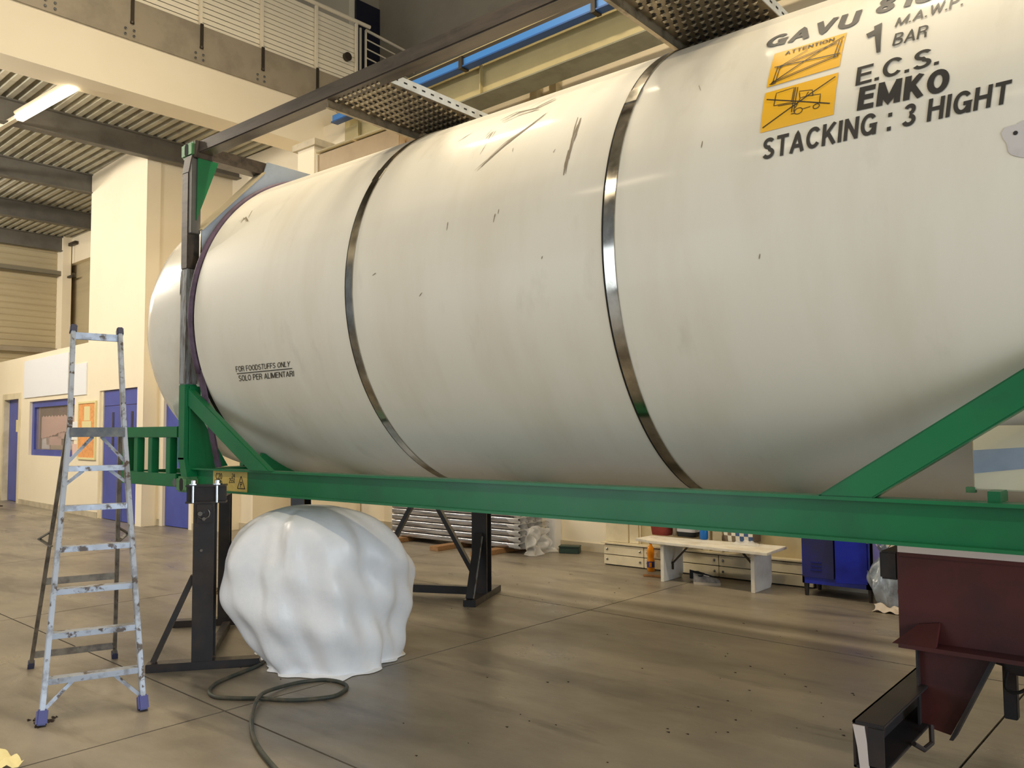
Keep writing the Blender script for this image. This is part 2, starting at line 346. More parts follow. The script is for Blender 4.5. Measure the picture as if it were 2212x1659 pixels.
# far left wall with horizontal cladding, corner pilaster, trims
mb = MB()
prof = []
for k in range(26):
    z0 = 3.2+k*.16
    mb.add([bp(-17.35,-8,z0),bp(-17.35,5.1,z0),bp(-17.33,5.1,z0+.03),bp(-17.33,-8,z0+.03),bp(-17.33,-8,z0+.13),bp(-17.33,5.1,z0+.13),bp(-17.35,5.1,z0+.16),bp(-17.35,-8,z0+.16)], [(0,1,2,3),(3,2,5,4),(4,5,6,7)])
bbox(mb,-17.6,-17.36,-8,7,0,7.6)
struct('wall_left', mb, M['taupe'])
mb = MB(); bbox(mb,-17.33,-17.2,-8,5.08,3.72,3.84); struct('trim_2', mb, M['greysteel'])
mb = MB(); bbox(mb,-17.35,-16.95,5.08,5.3,0,7.0); struct('wall_left_pilaster', mb, M['cream'])
mb = MB(); bbox(mb,-17.36,-8.3,5.45,5.65,0,6.1); struct('wall_left_back', mb, M['taupe'])
mb = MB(); bbox(mb,-17.3,-8.3,5.3,5.65,6.1,6.78); struct('trim_3', mb, M['cream'])
# corrugated deck and its beams
mb = MB(); U0, U1 = -17.6, -5.96; p = .168; v = -8.0; zt_ = 6.86; zb_ = 6.78
prof = []
while v < 6.0:
    prof += [(v,zb_),(v+.075,zb_),(v+.098,zt_),(v+.145,zt_)]; v += p
prof.append((v,zb_))
vs = [bp(U0,a,z) for a,z in prof]+[bp(U1,a,z) for a,z in prof]; n = len(prof)
mb.add(vs, [(i,i+1,n+i+1,n+i) for i in range(n-1)])
bbox(mb,U0,U1,-8,6.0,6.9,7.0)
struct('ceiling', mb, M['deck'])
for k,u in enumerate((-8.02,-11.02,-14.08,-17.05)):
    struct('trim_%d' % (4+k), MB().ibeam(bp(u,-8,6.59), bp(u,5.45 if k != 1 else 5.45,6.59), .17, .38, .02, .012), M['darkbeam'])
# gallery edge: cream girder, grey steel fascia with bolts and stanchion brackets
mb = MB(); bbox(mb,-5.95,-5.43,-8,5.6,6.40,7.13); struct('trim_8', mb, M['cream'])
fz0, fz1 = 7.13, 7.72
mb = MB(); bbox(mb,-5.44,-5.40,-8,5.6,fz0,fz1); bbox(mb,-5.95,-5.44,-8,7.3,7.5,7.6)
fa = struct('trim_9', mb, M['greysteel'])
bm_ = mesh('bolt', MB().lathe((0,0,0), [(.02,0),(.02,.012),(.012,.02)], 8, 'x'))
for v in np.arange(-6.6, 5.6, 1.03):
    for dv in (-.06,.06):
        for dz in (.06,.14):
            b = obj('bolt', bm_, M['bolt'], fa); b.location = bp(-5.40, v+.2+dv, fz0+dz)
mb = MB(); bbox(mb,-12,-5.6,-8,7.36,7.6,7.68); struct('floor_gallery', mb, M['greysteel'])
mb = MB(); bbox(mb,-12,-6.75,6.62,6.75,7.68,11.2); struct('wall_gallery', mb, M['cream'])
mb = MB(); bbox(mb,-6.95,-6.75,6.75,7.36,7.68,11.2); struct('wall_gallery_end', mb, M['darkwall'])  # same grey, its shade painted into the colour
mb = MB(); bbox(mb,-6.75,-6.70,6.76,7.345,7.68,10.14); d = struct('door_5', mb, M['navydoor'])
mb = MB(); bbox(mb,-6.70,-6.66,7.22,7.26,8.7,8.8); obj('door_handle', mb, M['bolt'], d)
# roof far above
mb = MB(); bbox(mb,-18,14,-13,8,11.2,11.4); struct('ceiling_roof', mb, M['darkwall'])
mb = MB(); bbox(mb,13.5,13.7,-13,7,0,11.2); struct('wall_right', mb, M['cream'])
# column with corbel cap that carries the crane girder
struct('wall_column', MB().box((-4.78,4.45,0),(-4.36,5.3,6.02)), M['cream'])
struct('trim_10', MB().box((-4.86,4.40,6.02),(-4.28,5.3,6.12)), M['plinth'])
# ---- office doors, window, boards
d = struct('door_1', wbox(MB(),D1[0]+.06,D1[1]-.06,.01,D1[3]-.06,-.16,-.10), M['bluedoor'])
f = MB()
wbox(f,D1[0]-.08,D1[0]+.06,0,D1[3]+.08,-.2,.02); wbox(f,D1[1]-.06,D1[1]+.10,0,D1[3]+.08,-.2,.02); wbox(f,D1[0]+.06,D1[1]-.06,D1[3]-.06,D1[3]+.08,-.2,.02)
obj('door_frame', f, M['creamgl'], d)
obj('door_handle', wbox(MB(),D1[1]-.2,D1[1]-.1,1.0,1.04,-.1,-.05), M['bolt'], d)
pz = wa((28,933))[1], wa((28,907))[1]
tag(obj('paper_notice', wbox(MB(),-.5,-.1,pz[0],pz[1],-.10,-.094), M['yellowpaper']), 'yellowed paper notice taped to the blue door at the far left', 'notice')
w = estruct('window_1', wq(WN[0],WN[2]))
f = MB(); a,b,c,e = WN
wbox(f,a,a+.16,c,e,-.16,-.06); wbox(f,b-.16,b,c,e,-.16,-.06); wbox(f,a+.16,b-.16,c,c+.13,-.16,-.06); wbox(f,a+.16,b-.16,e-.13,e,-.16,-.06)
obj('window_frame', f, M['bluedoor'], w)
obj('pane', wbox(MB(),a+.16,b-.16,c+.13,e-.13,-.115,-.105), M['glass'], w)
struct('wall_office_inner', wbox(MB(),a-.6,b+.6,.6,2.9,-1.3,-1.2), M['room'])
t = thing('paper_blind', 'pinkish zigzag paper sheets stuck up behind the office window', 'paper', wq(a+.2,c,-.2))
mbp = MB(); zz = lambda s: 1.78+.05*abs(((s*5) % 2)-1)
n = 24
for k in range(n):
    s0 = a+.2+(b-a-.5)*k/n; s1 = a+.2+(b-a-.5)*(k+1)/n
    low = lambda s: 1.46+.10*(s-a)+.02*((s*9) % 2)
    mbp.hexa([wq(s0,low(s0),-.2),wq(s1,low(s1),-.2),wq(s1,low(s1),-.21),wq(s0,low(s0),-.21),wq(s0,1.98+.04*(k%2),-.2),wq(s1,1.98+.04*((k+1)%2),-.2),wq(s1,1.98+.04*((k+1)%2),-.21),wq(s0,1.98+.04*(k%2),-.21)])
obj('sheet', mbp, M['paperpink'], t)
for s0,s1,z0,z1,mm in ((a+.5,a+1.5,1.36,1.55,'paperpink'),(a+1.3,a+2.3,1.5,1.68,'paperpink'),(a+.18,a+.7,1.27,1.52,'whitepaper'),(a+.8,a+2.2,1.27,1.36,'taupe'),(a+2.1,a+2.8,1.27,1.45,'whitepaper')):
    obj('sheet', wbox(MB(),s0,s1,z0,z1,-.23-.01*random.random(),-.22), M[mm], t)
tag(obj('roller_blind', wbox(MB(),a+1.2,b-.2,2.08,2.2,-.4,-.33), M['shutter']), 'short brown blind at the top of the office window', 'blind')
cb = thing('notice_board', 'tall cork board with pinned papers between the window and the double door', 'notice board', wq(4.2,1.15,0))
s0,s1,z0,z1 = 4.20,5.10,1.14,2.2
obj('board', wbox(MB(),s0,s1,z0,z1,.004,.02), M['cork'], cb)
f = MB(); wbox(f,s0-.04,s0,z0-.04,z1+.04,.0,.035); wbox(f,s1,s1+.04,z0-.04,z1+.04,0,.035); wbox(f,s0,s1,z0-.04,z0,0,.035); wbox(f,s0,s1,z1,z1+.04,0,.035)
obj('frame', f, M['yellowpaper'], cb)
obj('paper', wbox(MB(),s0+.3,s0+.62,1.86,2.14,.02,.024), M['yellowpaper'], cb)
obj('paper', wbox(MB(),s0+.2,s0+.7,1.6,1.85,.02,.026), M['yellowpaper'], cb)
obj('paper', wbox(MB(),s0-.5,s0-.06,1.48,1.85,.0,.01), M['whitepaper'], cb)
tag(obj('paper_stack', wbox(MB(),s0-.32,s0-.06,1.18,1.40,.002,.03), M['paperpink']), 'small rack of leaflets hung beside the window corner', 'leaflets')
d = estruct('door_2', wq(D2[0],0))
mid = (D2[0]+D2[1])/2+.1
for s0,s1 in ((D2[0]+.12,mid-.01),(mid+.01,D2[1]-.02)):
    lf = obj('door_leaf', wbox(MB(),s0,s1,.01,D2[3]-.3,-.12,-.05), M['bluedoor'], d)
    obj('vision_slot', wbox(MB(),(s0+s1)/2-.05,(s0+s1)/2+.05,1.3,2.0,-.05,-.045), M['bluesign'], lf)
obj('transom_panel', wbox(MB(),D2[0]+.12,D2[1]-.02,D2[3]-.29,D2[3]-.01,-.12,-.05), M['bluedoor'], d)
obj('door_frame', wbox(wbox(MB(),D2[0],D2[0]+.12,0,D2[3],-.2,-.03),D2[1]-.02,D2[1],0,D2[3],-.2,-.03), M['creamgl'], d)
obj('door_handle', wbox(MB(),mid-.12,mid-.07,.98,1.18,-.05,-.0), M['bolt'], d)
sg = thing('wall_sign', 'blank white signboard of two panels above the office window', 'sign', wq(.4,2.55,0))
a_ = wa((56,781)); b_ = wa((149,850)); c_ = wa((152,790)); e_ = wa((188,852))
obj('panel', wbox(MB(),a_[0],b_[0],b_[1],a_[1],.002,.03), M['signwhite'], sg)
obj('panel', wbox(MB(),c_[0],e_[0],e_[1],c_[1],.002,.025), M['signwhite'], sg)
m_ = fl((8,1092)); tag(obj('door_mat', MB().box((m_.x-1.0,m_.y-.5,.001),(m_.x+.25,m_.y-.1,.02)), M['grime']), 'brown door mat on the floor before the far left blue door', 'mat')
# ================================================================== HALL FITTINGS
# gallery guard rail: stanchions, slats, handrail
gr = thing('guard_rail', 'long cream gallery railing with horizontal slats above the grey fascia', 'railing', bp(-5.4,0,fz1))
for k in range(13):
    mb = MB(); z = 7.74+k*.083
    obj('slat', mb.obox(bp(-5.50,-8,z), EY*13.82, Vector((.012,0,0)), Vector((-.010,0,.074))), M['slat'], gr)
pv = [-7.4+1.03*k for k in range(13)]+[5.80]
for k,v in enumerate(pv):
    mb = MB(); bbox(mb,-5.46,-5.41,v-.02,v+.02,7.72,8.84); po = obj('stanchion', mb, M['cream'], gr)
    mb = MB(); bbox(mb,-5.40,-5.375,v-.022,v+.022,7.38,7.74); mb.lathe(bp(-5.39,v,7.36),[(.03,0),(.03,.03)],8)
    if v < 5.5: obj('bracket', mb, M['clamp'], po)
obj('handrail', MB().tube([bp(-5.435,-8,8.88), bp(-5.435,6.1,8.88)], .035, 10), M['cream'], gr)
obj('pipe_stub', MB().tube([bp(-5.49,5.62,8.18), bp(-5.42,5.62,8.18)], .075, 14), M['clamp'], gr)
g2 = thing('stair_railing', 'short pale tube railing running down from the navy gallery door', 'railing', bp(-5.4,6.1,7.7))
for v in (6.02,6.14): 
    mb = MB(); bbox(mb,-5.62,-5.59,v-.015,v+.015,7.68,8.9); obj('post', mb, M['cream'], g2)
for k in range(6):
    z = 8.9-.17*k
    obj('rail', MB().tube([bp(-5.6,6.14,z), bp(-5.6,7.3,z-.08)], .026 if k == 0 else .013, 8), M['cream'], g2)
# lamp under the deck
lp = thing('ceiling_lamp', 'glowing fluorescent batten lamp hung under the corrugated deck', 'lamp', bp(-6.7,1.15,6.4))
a_, b_ = on((62,248),z=6.36), on((150,198),z=6.36)
dl = (b_-a_).normalized(); a_ -= dl*.35; b_ += dl*.12
obj('housing', MB().bar(a_+Vector((0,0,.10)), b_+Vector((0,0,.10)), .16, .05), M['lamphouse'], lp, bevel=.01)
obj('diffuser', MB().bar(a_+Vector((0,0,.03)), b_+Vector((0,0,.03)), .15, .09), M['tube'], lp, bevel=.03)
tk = obj('lamp_trunking', MB().bar(a_+Vector((0,0,.06))-dl*6, a_+Vector((0,0,.06))-dl*.02, .07, .06), M['whitetr']); tag(tk, 'pale conduit rail that carries the lamp under the deck', 'trunking')
# cable tray on the far left wall
ct = thing('cable_tray', 'perforated grey cable tray crossing the far left wall on threaded hangers', 'cable tray', bp(-17.2,4,5.8))
mb = MB(); bbox(mb,-17.3,-17.05,-6,6.0,5.76,5.78); bbox(mb,-17.06,-17.05,-6,6.0,5.76,5.88); obj('tray', mb, M['tray'], ct)
for v in (5.22,5.62):
    mb = MB(); bbox(mb,-17.3,-16.6,v-.03,v+.03,5.70,5.75); obj('bracket', mb, M['clamp'], ct)
    obj('hanger', MB().tube([bp(-16.75,v,5.72), bp(-16.75,v,6.6)], .012, 6), M['clamp'], ct)
mb = MB(); bbox(mb,-16.95,-16.5,5.2,5.27,6.55,6.63); obj('bracket', mb, M['clamp'], ct)
# crane girder and blue conductor rail
cg = thing('crane_girder', 'big beige crane runway girder with grey lower flange behind the tank', 'girder', bp(-4.5,5.0,6.1))
mb = MB(); bbox(mb,-4.66,13.4,4.99,5.01,6.12,6.73); obj('web', mb, M['olive'], cg)
mb = MB(); bbox(mb,-4.66,13.4,4.8,5.2,6.1,6.12); obj('lower_flange', mb, M['girderflange'], cg)
mb = MB(); bbox(mb,-4.66,13.4,4.81,5.2,6.73,6.77); obj('upper_flange', mb, M['olive'], cg)
for u in (-4.25,-3.6,-1.55,1.4,4.4,7.5):
    mb = MB(); bbox(mb,u-.008,u+.008,4.93,4.99,6.12,6.73); obj('stiffener', mb, M['olive'], cg)
br = thing('conductor_rail', 'bright blue conductor rail clipped along the crane girder', 'conductor rail', bp(-4.4,4.7,6.6))
mb = MB(); bbox(mb,-4.6,13.0,4.70,4.78,6.53,6.635); obj('rail', mb, M['blueRail'], br)
mb = MB(); bbox(mb,-4.6,13.0,4.67,4.80,6.51,6.53); obj('lip', mb, M['bluedark'], br)
mb = MB(); bbox(mb,-3.6,13.0,4.74,4.80,6.65,6.71); obj('support_channel', mb, M['clamp'], br)
for q in ((992,140),(1287,28),(1330,15),(752,245)):
    P = on(q, y=4.7); u = P.dot(EX)
    mb = MB(); bbox(mb,u-.03,u+.03,4.66,4.80,6.49,6.66); obj('clip', mb, M['clamp'], br)
# uprights and louvre on the back wall seen below the girder
for k,q in enumerate((1158,1200)):
    P = on((q,190),y=5.85); struct('trim_%d' % (11+k), MB().box((P.x-.06,5.78,3.0),(P.x+.06,5.92,7.3)), M['beige'])
lv = thing('louvre_window', 'grey slatted louvre high on the back wall seen over the tank', 'louvre')
q0 = on((1035,240),y=5.85)
for k in range(5):
    x = q0.x+k*.16
    obj('louvre_slat', MB().obox((x,5.76,5.4), (.07,0,0), (.0,.14,0), (-.25,0,.85)), M['girderflange'] if k % 2 else M['cream'], lv)
obj('frame', MB().box((q0.x-.3,5.74,5.3),(q0.x-.22,5.92,6.4)).box((q0.x-.3,5.74,5.3),(q0.x+.9,5.92,5.38)), M['greysteel'], lv)
# ================================================================== TANK CONTAINER
ZB, ZT = 1.15, 3.833           # bottom and top of the frame
TK = thing('tank_container', 'large white tank container in a green steel frame, filling the hall', 'tank container', (3.0,1.212,ZB))
X0, X1 = .30, 5.86
NA = 160
def ringv(x, r): return [Vector((x, TY-r*math.cos(2*PI*k/NA), TZ+r*math.sin(2*PI*k/NA))) for k in range(NA)]
def rings(mb, prof):
    n0 = len(mb.v)
    for x, r in prof: mb.v += [tuple(v) for v in ringv(x, r)]
    for i in range(len(prof)-1):
        for k in range(NA):
            mb.f.append((n0+i*NA+k, n0+i*NA+(k+1)%NA, n0+(i+1)*NA+(k+1)%NA, n0+(i+1)*NA+k))
    return mb
obj('shell', rings(MB(), [(X0+.02,1.19),(X0,1.2),(X0,TR-.012),(X0+.012,TR)]+[(X0+.012+(X1-X0-.03)*k/24,TR) for k in range(1,25)]+[(X1,TR-.012),(X1,1.2)]), M['tank'], TK, smooth=40)
hx, ha, hr = -.50, .62, 1.185
prof = [(.32,hr),(-.1,hr)]+[(hx-ha*math.sin(a), max(hr*math.cos(a),.002)) for a in np.linspace(0,PI/2,20)]
obj('domed_end', rings(MB(), prof), M['head'], TK, smooth=True, label='glossy white domed end of the tank')
prof = [(5.8,hr)]+[(5.95+.35*math.sin(a), max(hr*math.cos(a),.002)) for a in np.linspace(0,PI/2,10)]
obj('domed_end', rings(MB(), prof), M['head'], TK, smooth=True)
# open flap of cladding on the domed end
P = on((380,640),y=.25)
obj('cladding_flap', MB().prism([(-.30,.20,2.62),(-.10,.05,2.60),(-.05,.03,2.85)], (0.0,.02,0)), M['gap'], TK, label='dark torn corner in the cladding of the domed end')
for xb in (2.112, 3.967):
    w_ = .03 if xb < 3 else .029
    st = obj('strap_band', rings(MB(), [(xb-w_,TR-.005),(xb-w_,TR+.006),(xb+w_,TR+.006),(xb+w_,TR-.005)]), M['strap'], TK, smooth=30, label='shiny stainless band round the tank')
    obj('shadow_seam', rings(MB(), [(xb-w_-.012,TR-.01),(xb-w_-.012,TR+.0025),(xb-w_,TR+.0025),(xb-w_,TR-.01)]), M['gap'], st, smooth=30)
    ph = .62
    P = tank_pt(xb, ph, .004); T = Vector((0, math.sin(ph), math.cos(ph)))*.05; Nn = Vector((0,-math.cos(ph),math.sin(ph)))
    obj('buckle', MB().obox(P-Vector((w_+.004,0,0))-T, (2*w_+.008,0,0), T*2, Nn*.006), M['strap'], st, bevel=.001)
# rubber edge hose and shroud plate at the left end
pts = [tank_pt(X0-.035, a, -.002) for a in np.linspace(-.34, PI+.3, 70)]
obj('edge_hose', MB().tube(pts, .024, 10), M['hose'], TK, smooth=True, label='purple rubber hose edging the end plate')
a0 = pts[0]
obj('webbing_strap', MB().sect(a0+Vector((.01,0,.02)), Vector((.31,.16,1.34)), [(-.035,-.006),(.035,-.006),(.035,.006),(-.035,.006)], up=(0,1,0)), M['hose'], TK, label='purple webbing strap hanging down to the side rail')
outer = [(.06,1.95),(.06,3.148),(.60,3.72),(.63,3.813),(1.79,3.813),(1.82,3.72),(2.36,3.148),(2.36,1.95)]
inner = [(TY-1.23*math.cos(a), TZ+1.23*math.sin(a)) for a in np.linspace(-.42, PI+.42, 60)]
poly = [(.2,y,z) for y,z in outer]+[(.2,y,z) for y,z in inner[::-1]]
obj('shroud_plate', MB().prism(poly, (-.012,0,0)), M['shroud'], TK, label='blue-grey primed end plate behind the left post')
def edge(a,b): return MB().obox((.06,a[0],a[1]), (.15,0,0), (0,b[0]-a[0],b[1]-a[1]), (0,.008,-.008))
obj('plate_rim', edge((.055,3.15),(.60,3.725)), M['taupe'], TK)
# dark gap ring behind the hose
obj('inner_collar', rings(MB(), [(.205,1.235),(X0+.01,1.235),(X0+.01,1.2),(.205,1.2)]), M['gap'], TK, smooth=30)
# frame: posts
def post(y0, sgn):
    yy = (y0, y0+sgn*.10)
    lo_, hi_ = min(yy), max(yy)
    obj('post', MB().box((.022,lo_,ZB+.24),(.118,hi_,1.965)), M['green'], TK, bevel=.006)
    u = obj('post_upper', MB().box((.022,lo_,1.965),(.118,hi_,2.85)), M['bright'], TK, bevel=.006, label='bare ground-steel middle of the post')
    obj('post_top', MB().box((.022,lo_,2.85),(.118,hi_,3.60)), M['rawsteel'], TK, bevel=.006, label='brown mill-steel top of the post')
    obj('post_angle', MB().box((.118,lo_+.004,3.12),(.165,hi_-.02,3.70)), M['darkbeam'], TK, bevel=.004)
    obj('post_gusset', MB().prism([(.022,lo_,3.60),(.118,lo_,3.60),(.165,lo_,3.72),(.06,lo_,3.72)], (0,hi_-lo_,0)), M['rawsteel'], TK)
    obj('post_foot', MB().prism([(.022,lo_,ZB+.26),(.118,lo_,ZB+.26),(.165,lo_,ZB+.118),(.08,lo_,ZB+.118)], (0,hi_-lo_,0)), M['green'], TK, label='slanted green foot of the post')
post(-.010, 1); post(2.434, -1)
def casting(x, y, z, sx, sy, name_, m, hole_y):
    hx_, hy_, hz_ = .178, .162, .118
    x0_, x1_ = sorted((x, x+sx*hx_)); y0_, y1_ = sorted((y, y+sy*hy_))
    c_ = obj('corner_casting', MB().box((x0_,y0_,z),(x1_,y1_,z+hz_)), m, TK, bevel=.016, label=name_)
    ys_ = y0_-.0015 if sy > 0 else y1_+.0015
    xc, zc = (x0_+x1_)/2, z+hz_/2
    n = 20
    pl = [(xc+.026*math.cos(2*PI*k/n), ys_, zc+(.022 if math.sin(2*PI*k/n) > 0 else -.022)+.026*math.sin(2*PI*k/n)) for k in range(n)]
    obj('casting_hole', MB().prism(pl, (0,.002*sy,0)), M['gap'], c_)
casting(-.004,-.012,ZB,1,1,'pale green bottom corner casting with oval hole',M['greenpale'],0)
casting(-.004,-.012,ZT-.118,1,1,'worn pale green top corner casting with oval hole',M['greenpale'],0)
casting(-.004,2.45,ZB,1,-1,None,M['green'],0); casting(-.004,2.45,ZT-.118,1,-1,None,M['greenpale'],0)
casting(6.06,-.012,ZB,-1,1,None,M['green'],0); casting(6.06,2.45,ZB,-1,-1,None,M['green'],0)
# green triangular gusset under the top casting and at the post foot
obj('gusset', MB().prism([(.175,.03,3.70),(.175,.20,3.70),(.165,.03,3.22)], (.012,0,0)), M['green'], TK, label='green triangular gusset below the top casting')
obj('gusset', MB().prism([(.13,.10,1.95),(.13,.12,1.7),(.13,.34,1.34),(.13,.02,1.30),(.13,.02,1.95)], (.012,0,0)), M['green'], TK)
# side rails, top rail, cross members
for y0 in (.08, 2.36):
    obj('side_rail', MB().ibeam((.13,y0,1.25),(5.93,y0,1.25),.10,.168,.013,.010), M['green'], TK, label='long green I-beam bottom side rail' if y0 < 1 else None)
    obj('top_rail', MB().bar((.19,y0+.005,3.786),(5.93,y0+.005,3.786),.115,.094), M['rawsteel'], TK, bevel=.007, label='bare brown steel tube top rail')
    obj('end_post', MB().box((5.93,y0-.05,ZB+.1),(6.04,y0+.05,3.78)), M['green'], TK, bevel=.006)
obj('rail_collar', MB().box((.176,.0,3.70),(.20,.15,3.833)), M['rawsteel'], TK, bevel=.004)
obj('top_cross_rail', MB().box((.035,.14,3.715),(.165,2.30,3.76)).box((.05,.14,3.76),(.15,2.30,3.82)), M['rawsteel'], TK)
for z in (1.25,): 
    for x in (.08, 5.98): obj('bottom_cross_rail', MB().bar((x,.15,z),(x,2.29,z),.11,.15), M['green'], TK, bevel=.005)
for x in (1.3, 2.9, 4.5): obj('saddle_beam', MB().bar((x,.10,1.19),(x,2.33,1.19),.12,.05), M['green'], TK)
# end cradle plates under the tank (seen through the brace)
obj('cradle_plate', MB().prism([(.42,.40,1.18),(.42,2.0,1.18),(.42,2.0,1.34),(.42,1.6,1.30),(.42,.85,1.30),(.42,.45,1.44)], (.02,0,0)), M['green'], TK)
# diagonal braces
def brace(name, a0, a1, b0, b1, y0, y1):
    obj(name, MB().prism([(a0[0],y0,a0[1]),(a1[0],y0,a1[1]),(b0[0],y0,b0[1]),(b1[0],y0,b1[1])], (0,y1-y0,0)), M['green'], TK, bevel=.006, label='green diagonal brace')
brace('brace', (.118,1.94), (.118,1.80), (.955,1.332), (1.205,1.332), .012, .062)
brace('brace', (4.847,1.332), (5.055,1.332), (5.93,1.905), (5.93,2.035), .03, .10)
# overhang frame on the left end
OV = -.97
for y0 in (.05, 2.38):
    obj('overhang_rail', MB().bar((OV,y0,1.605),(-.03,y0,1.605),.08,.085), M['green'], TK, bevel=.005)
    obj('overhang_rail', MB().bar((OV,y0,1.235),(-.03,y0,1.235),.09,.10), M['green'], TK, bevel=.005)
    for q in (302, 333, 372):
        x = on((q,980), y=.05).x
        obj('overhang_post', MB().box((x-.034,y0-.035,1.285),(x+.034,y0+.025,1.563)), M['green'], TK, bevel=.004)
for z,h in ((1.605,.085),(1.235,.10)):
    obj('overhang_cross_rail', MB().bar((OV,.09,z),(OV,2.34,z),.08,h), M['green'], TK, bevel=.004)
for y in (.09,1.2,2.3): obj('overhang_post', MB().box((OV-.03,y-.05,1.285),(OV+.03,y+.05,1.563)), M['green'], TK)
obj('lug', MB().lathe((-.02,.02,1.22),[(.03,-.03),(.034,0),(.03,.02)],12,'y'), M['bolt'], TK)
# spill box and walkways on the tank top
HB = obj('spill_box', MB().box((.64,.80,3.55),(1.61,1.55,3.82)), M['hatch'], TK, bevel=.006, label='brushed stainless spill box on the tank top')
obj('lid', MB().box((.63,.79,3.832),(1.08,1.56,3.85)), M['beige'], HB, bevel=.004)
obj('lid', MB().box((1.10,.79,3.832),(1.62,1.56,3.85)), M['beige'], HB, bevel=.004)
obj('corner_strip', MB().box((.632,.794,3.60),(.648,.806,3.82)), M['cream'], HB)
obj('walkway_support', MB().box((1.62,.86,3.66),(1.80,.90,3.74)), M['hatch'], TK)
for wx0, wx1 in ((1.755,2.26),(3.87,4.40)):
    wk = obj('walkway', MB().box((wx0,.05,3.742),(wx1,2.40,3.748)), M['tread'], TK, label='galvanised anti-slip walkway seen from below')
    mb = MB()
    nx, ny = 10, 34
    for i in range(nx):
        for j in range(ny):
            if j*.068 > 1.0 and j % 2: continue
            x = wx0+.035+(wx1-wx0-.07)*(i+.5*(j%2)*.9)/(nx-.5); y = .09+j*.068
            if y > 2.36 or x > wx1-.03: continue
            mb.add([(x-.018,y,3.742),(x,y-.014,3.732),(x+.018,y,3.742),(x,y+.016,3.735),(x,y,3.726)], [(0,1,4),(1,2,4),(2,3,4),(3,0,4)])
    obj('raised_tread', mb, M['tread2'], wk, smooth=True, kind='stuff')
    mb = MB()
    for i in range(nx):
        for j in range(ny):
            x = wx0+.035+(wx1-wx0-.07)*(i+.5*(j%2)*.9)/(nx-.5); y = .065+j*.068
            if y < 2.36 and x < wx1-.03: mb.lathe((x+.012,y,3.7405), [(.012,0),(.012,.001)], 6)
    obj('tread_hole', mb, M['gap'], wk, kind='stuff')
    fg = obj('side_flange', MB().box((wx1,.05,3.742),(wx1+.005,2.40,3.805)), M['zinc'], wk)
    mb = MB()
    for j in range(30): mb.box((wx1+.004,.09+j*.078,3.768),(wx1+.0065,.118+j*.078,3.778))
    obj('flange_slot', mb, M['gap'], wk, kind='stuff')
    obj('lower_lip', MB().box((wx0,.05,3.695),(wx0+.005,2.40,3.745)).box((wx0-.02,.05,3.69),(wx0+.005,2.40,3.695)), M['tread'], wk)
# side instrument panel
pn = obj('side_panel', MB().box((5.355,.22,1.365),(5.85,.245,1.60)), M['creamgl'], TK, bevel=.004, label='cream steel panel standing on the side rail at the right')
obj('panel_reflection', MB().prism([(5.357,.2185,1.425),(5.85,.2185,1.49),(5.85,.2185,1.545),(5.357,.2185,1.51)], (0,.002,0)), M['shroud'], pn)  # slanted grey band paints a reflection onto the panel
obj('panel_leg', MB().box((5.42,.10,1.33),(5.46,.24,1.37)), M['green'], pn)
obj('panel_leg', MB().box((5.75,.10,1.33),(5.79,.24,1.37)), M['green'], pn)
obj('panel_hinge', MB().box((5.33,.215,1.355),(5.36,.25,1.375)), M['greenpale'], pn)
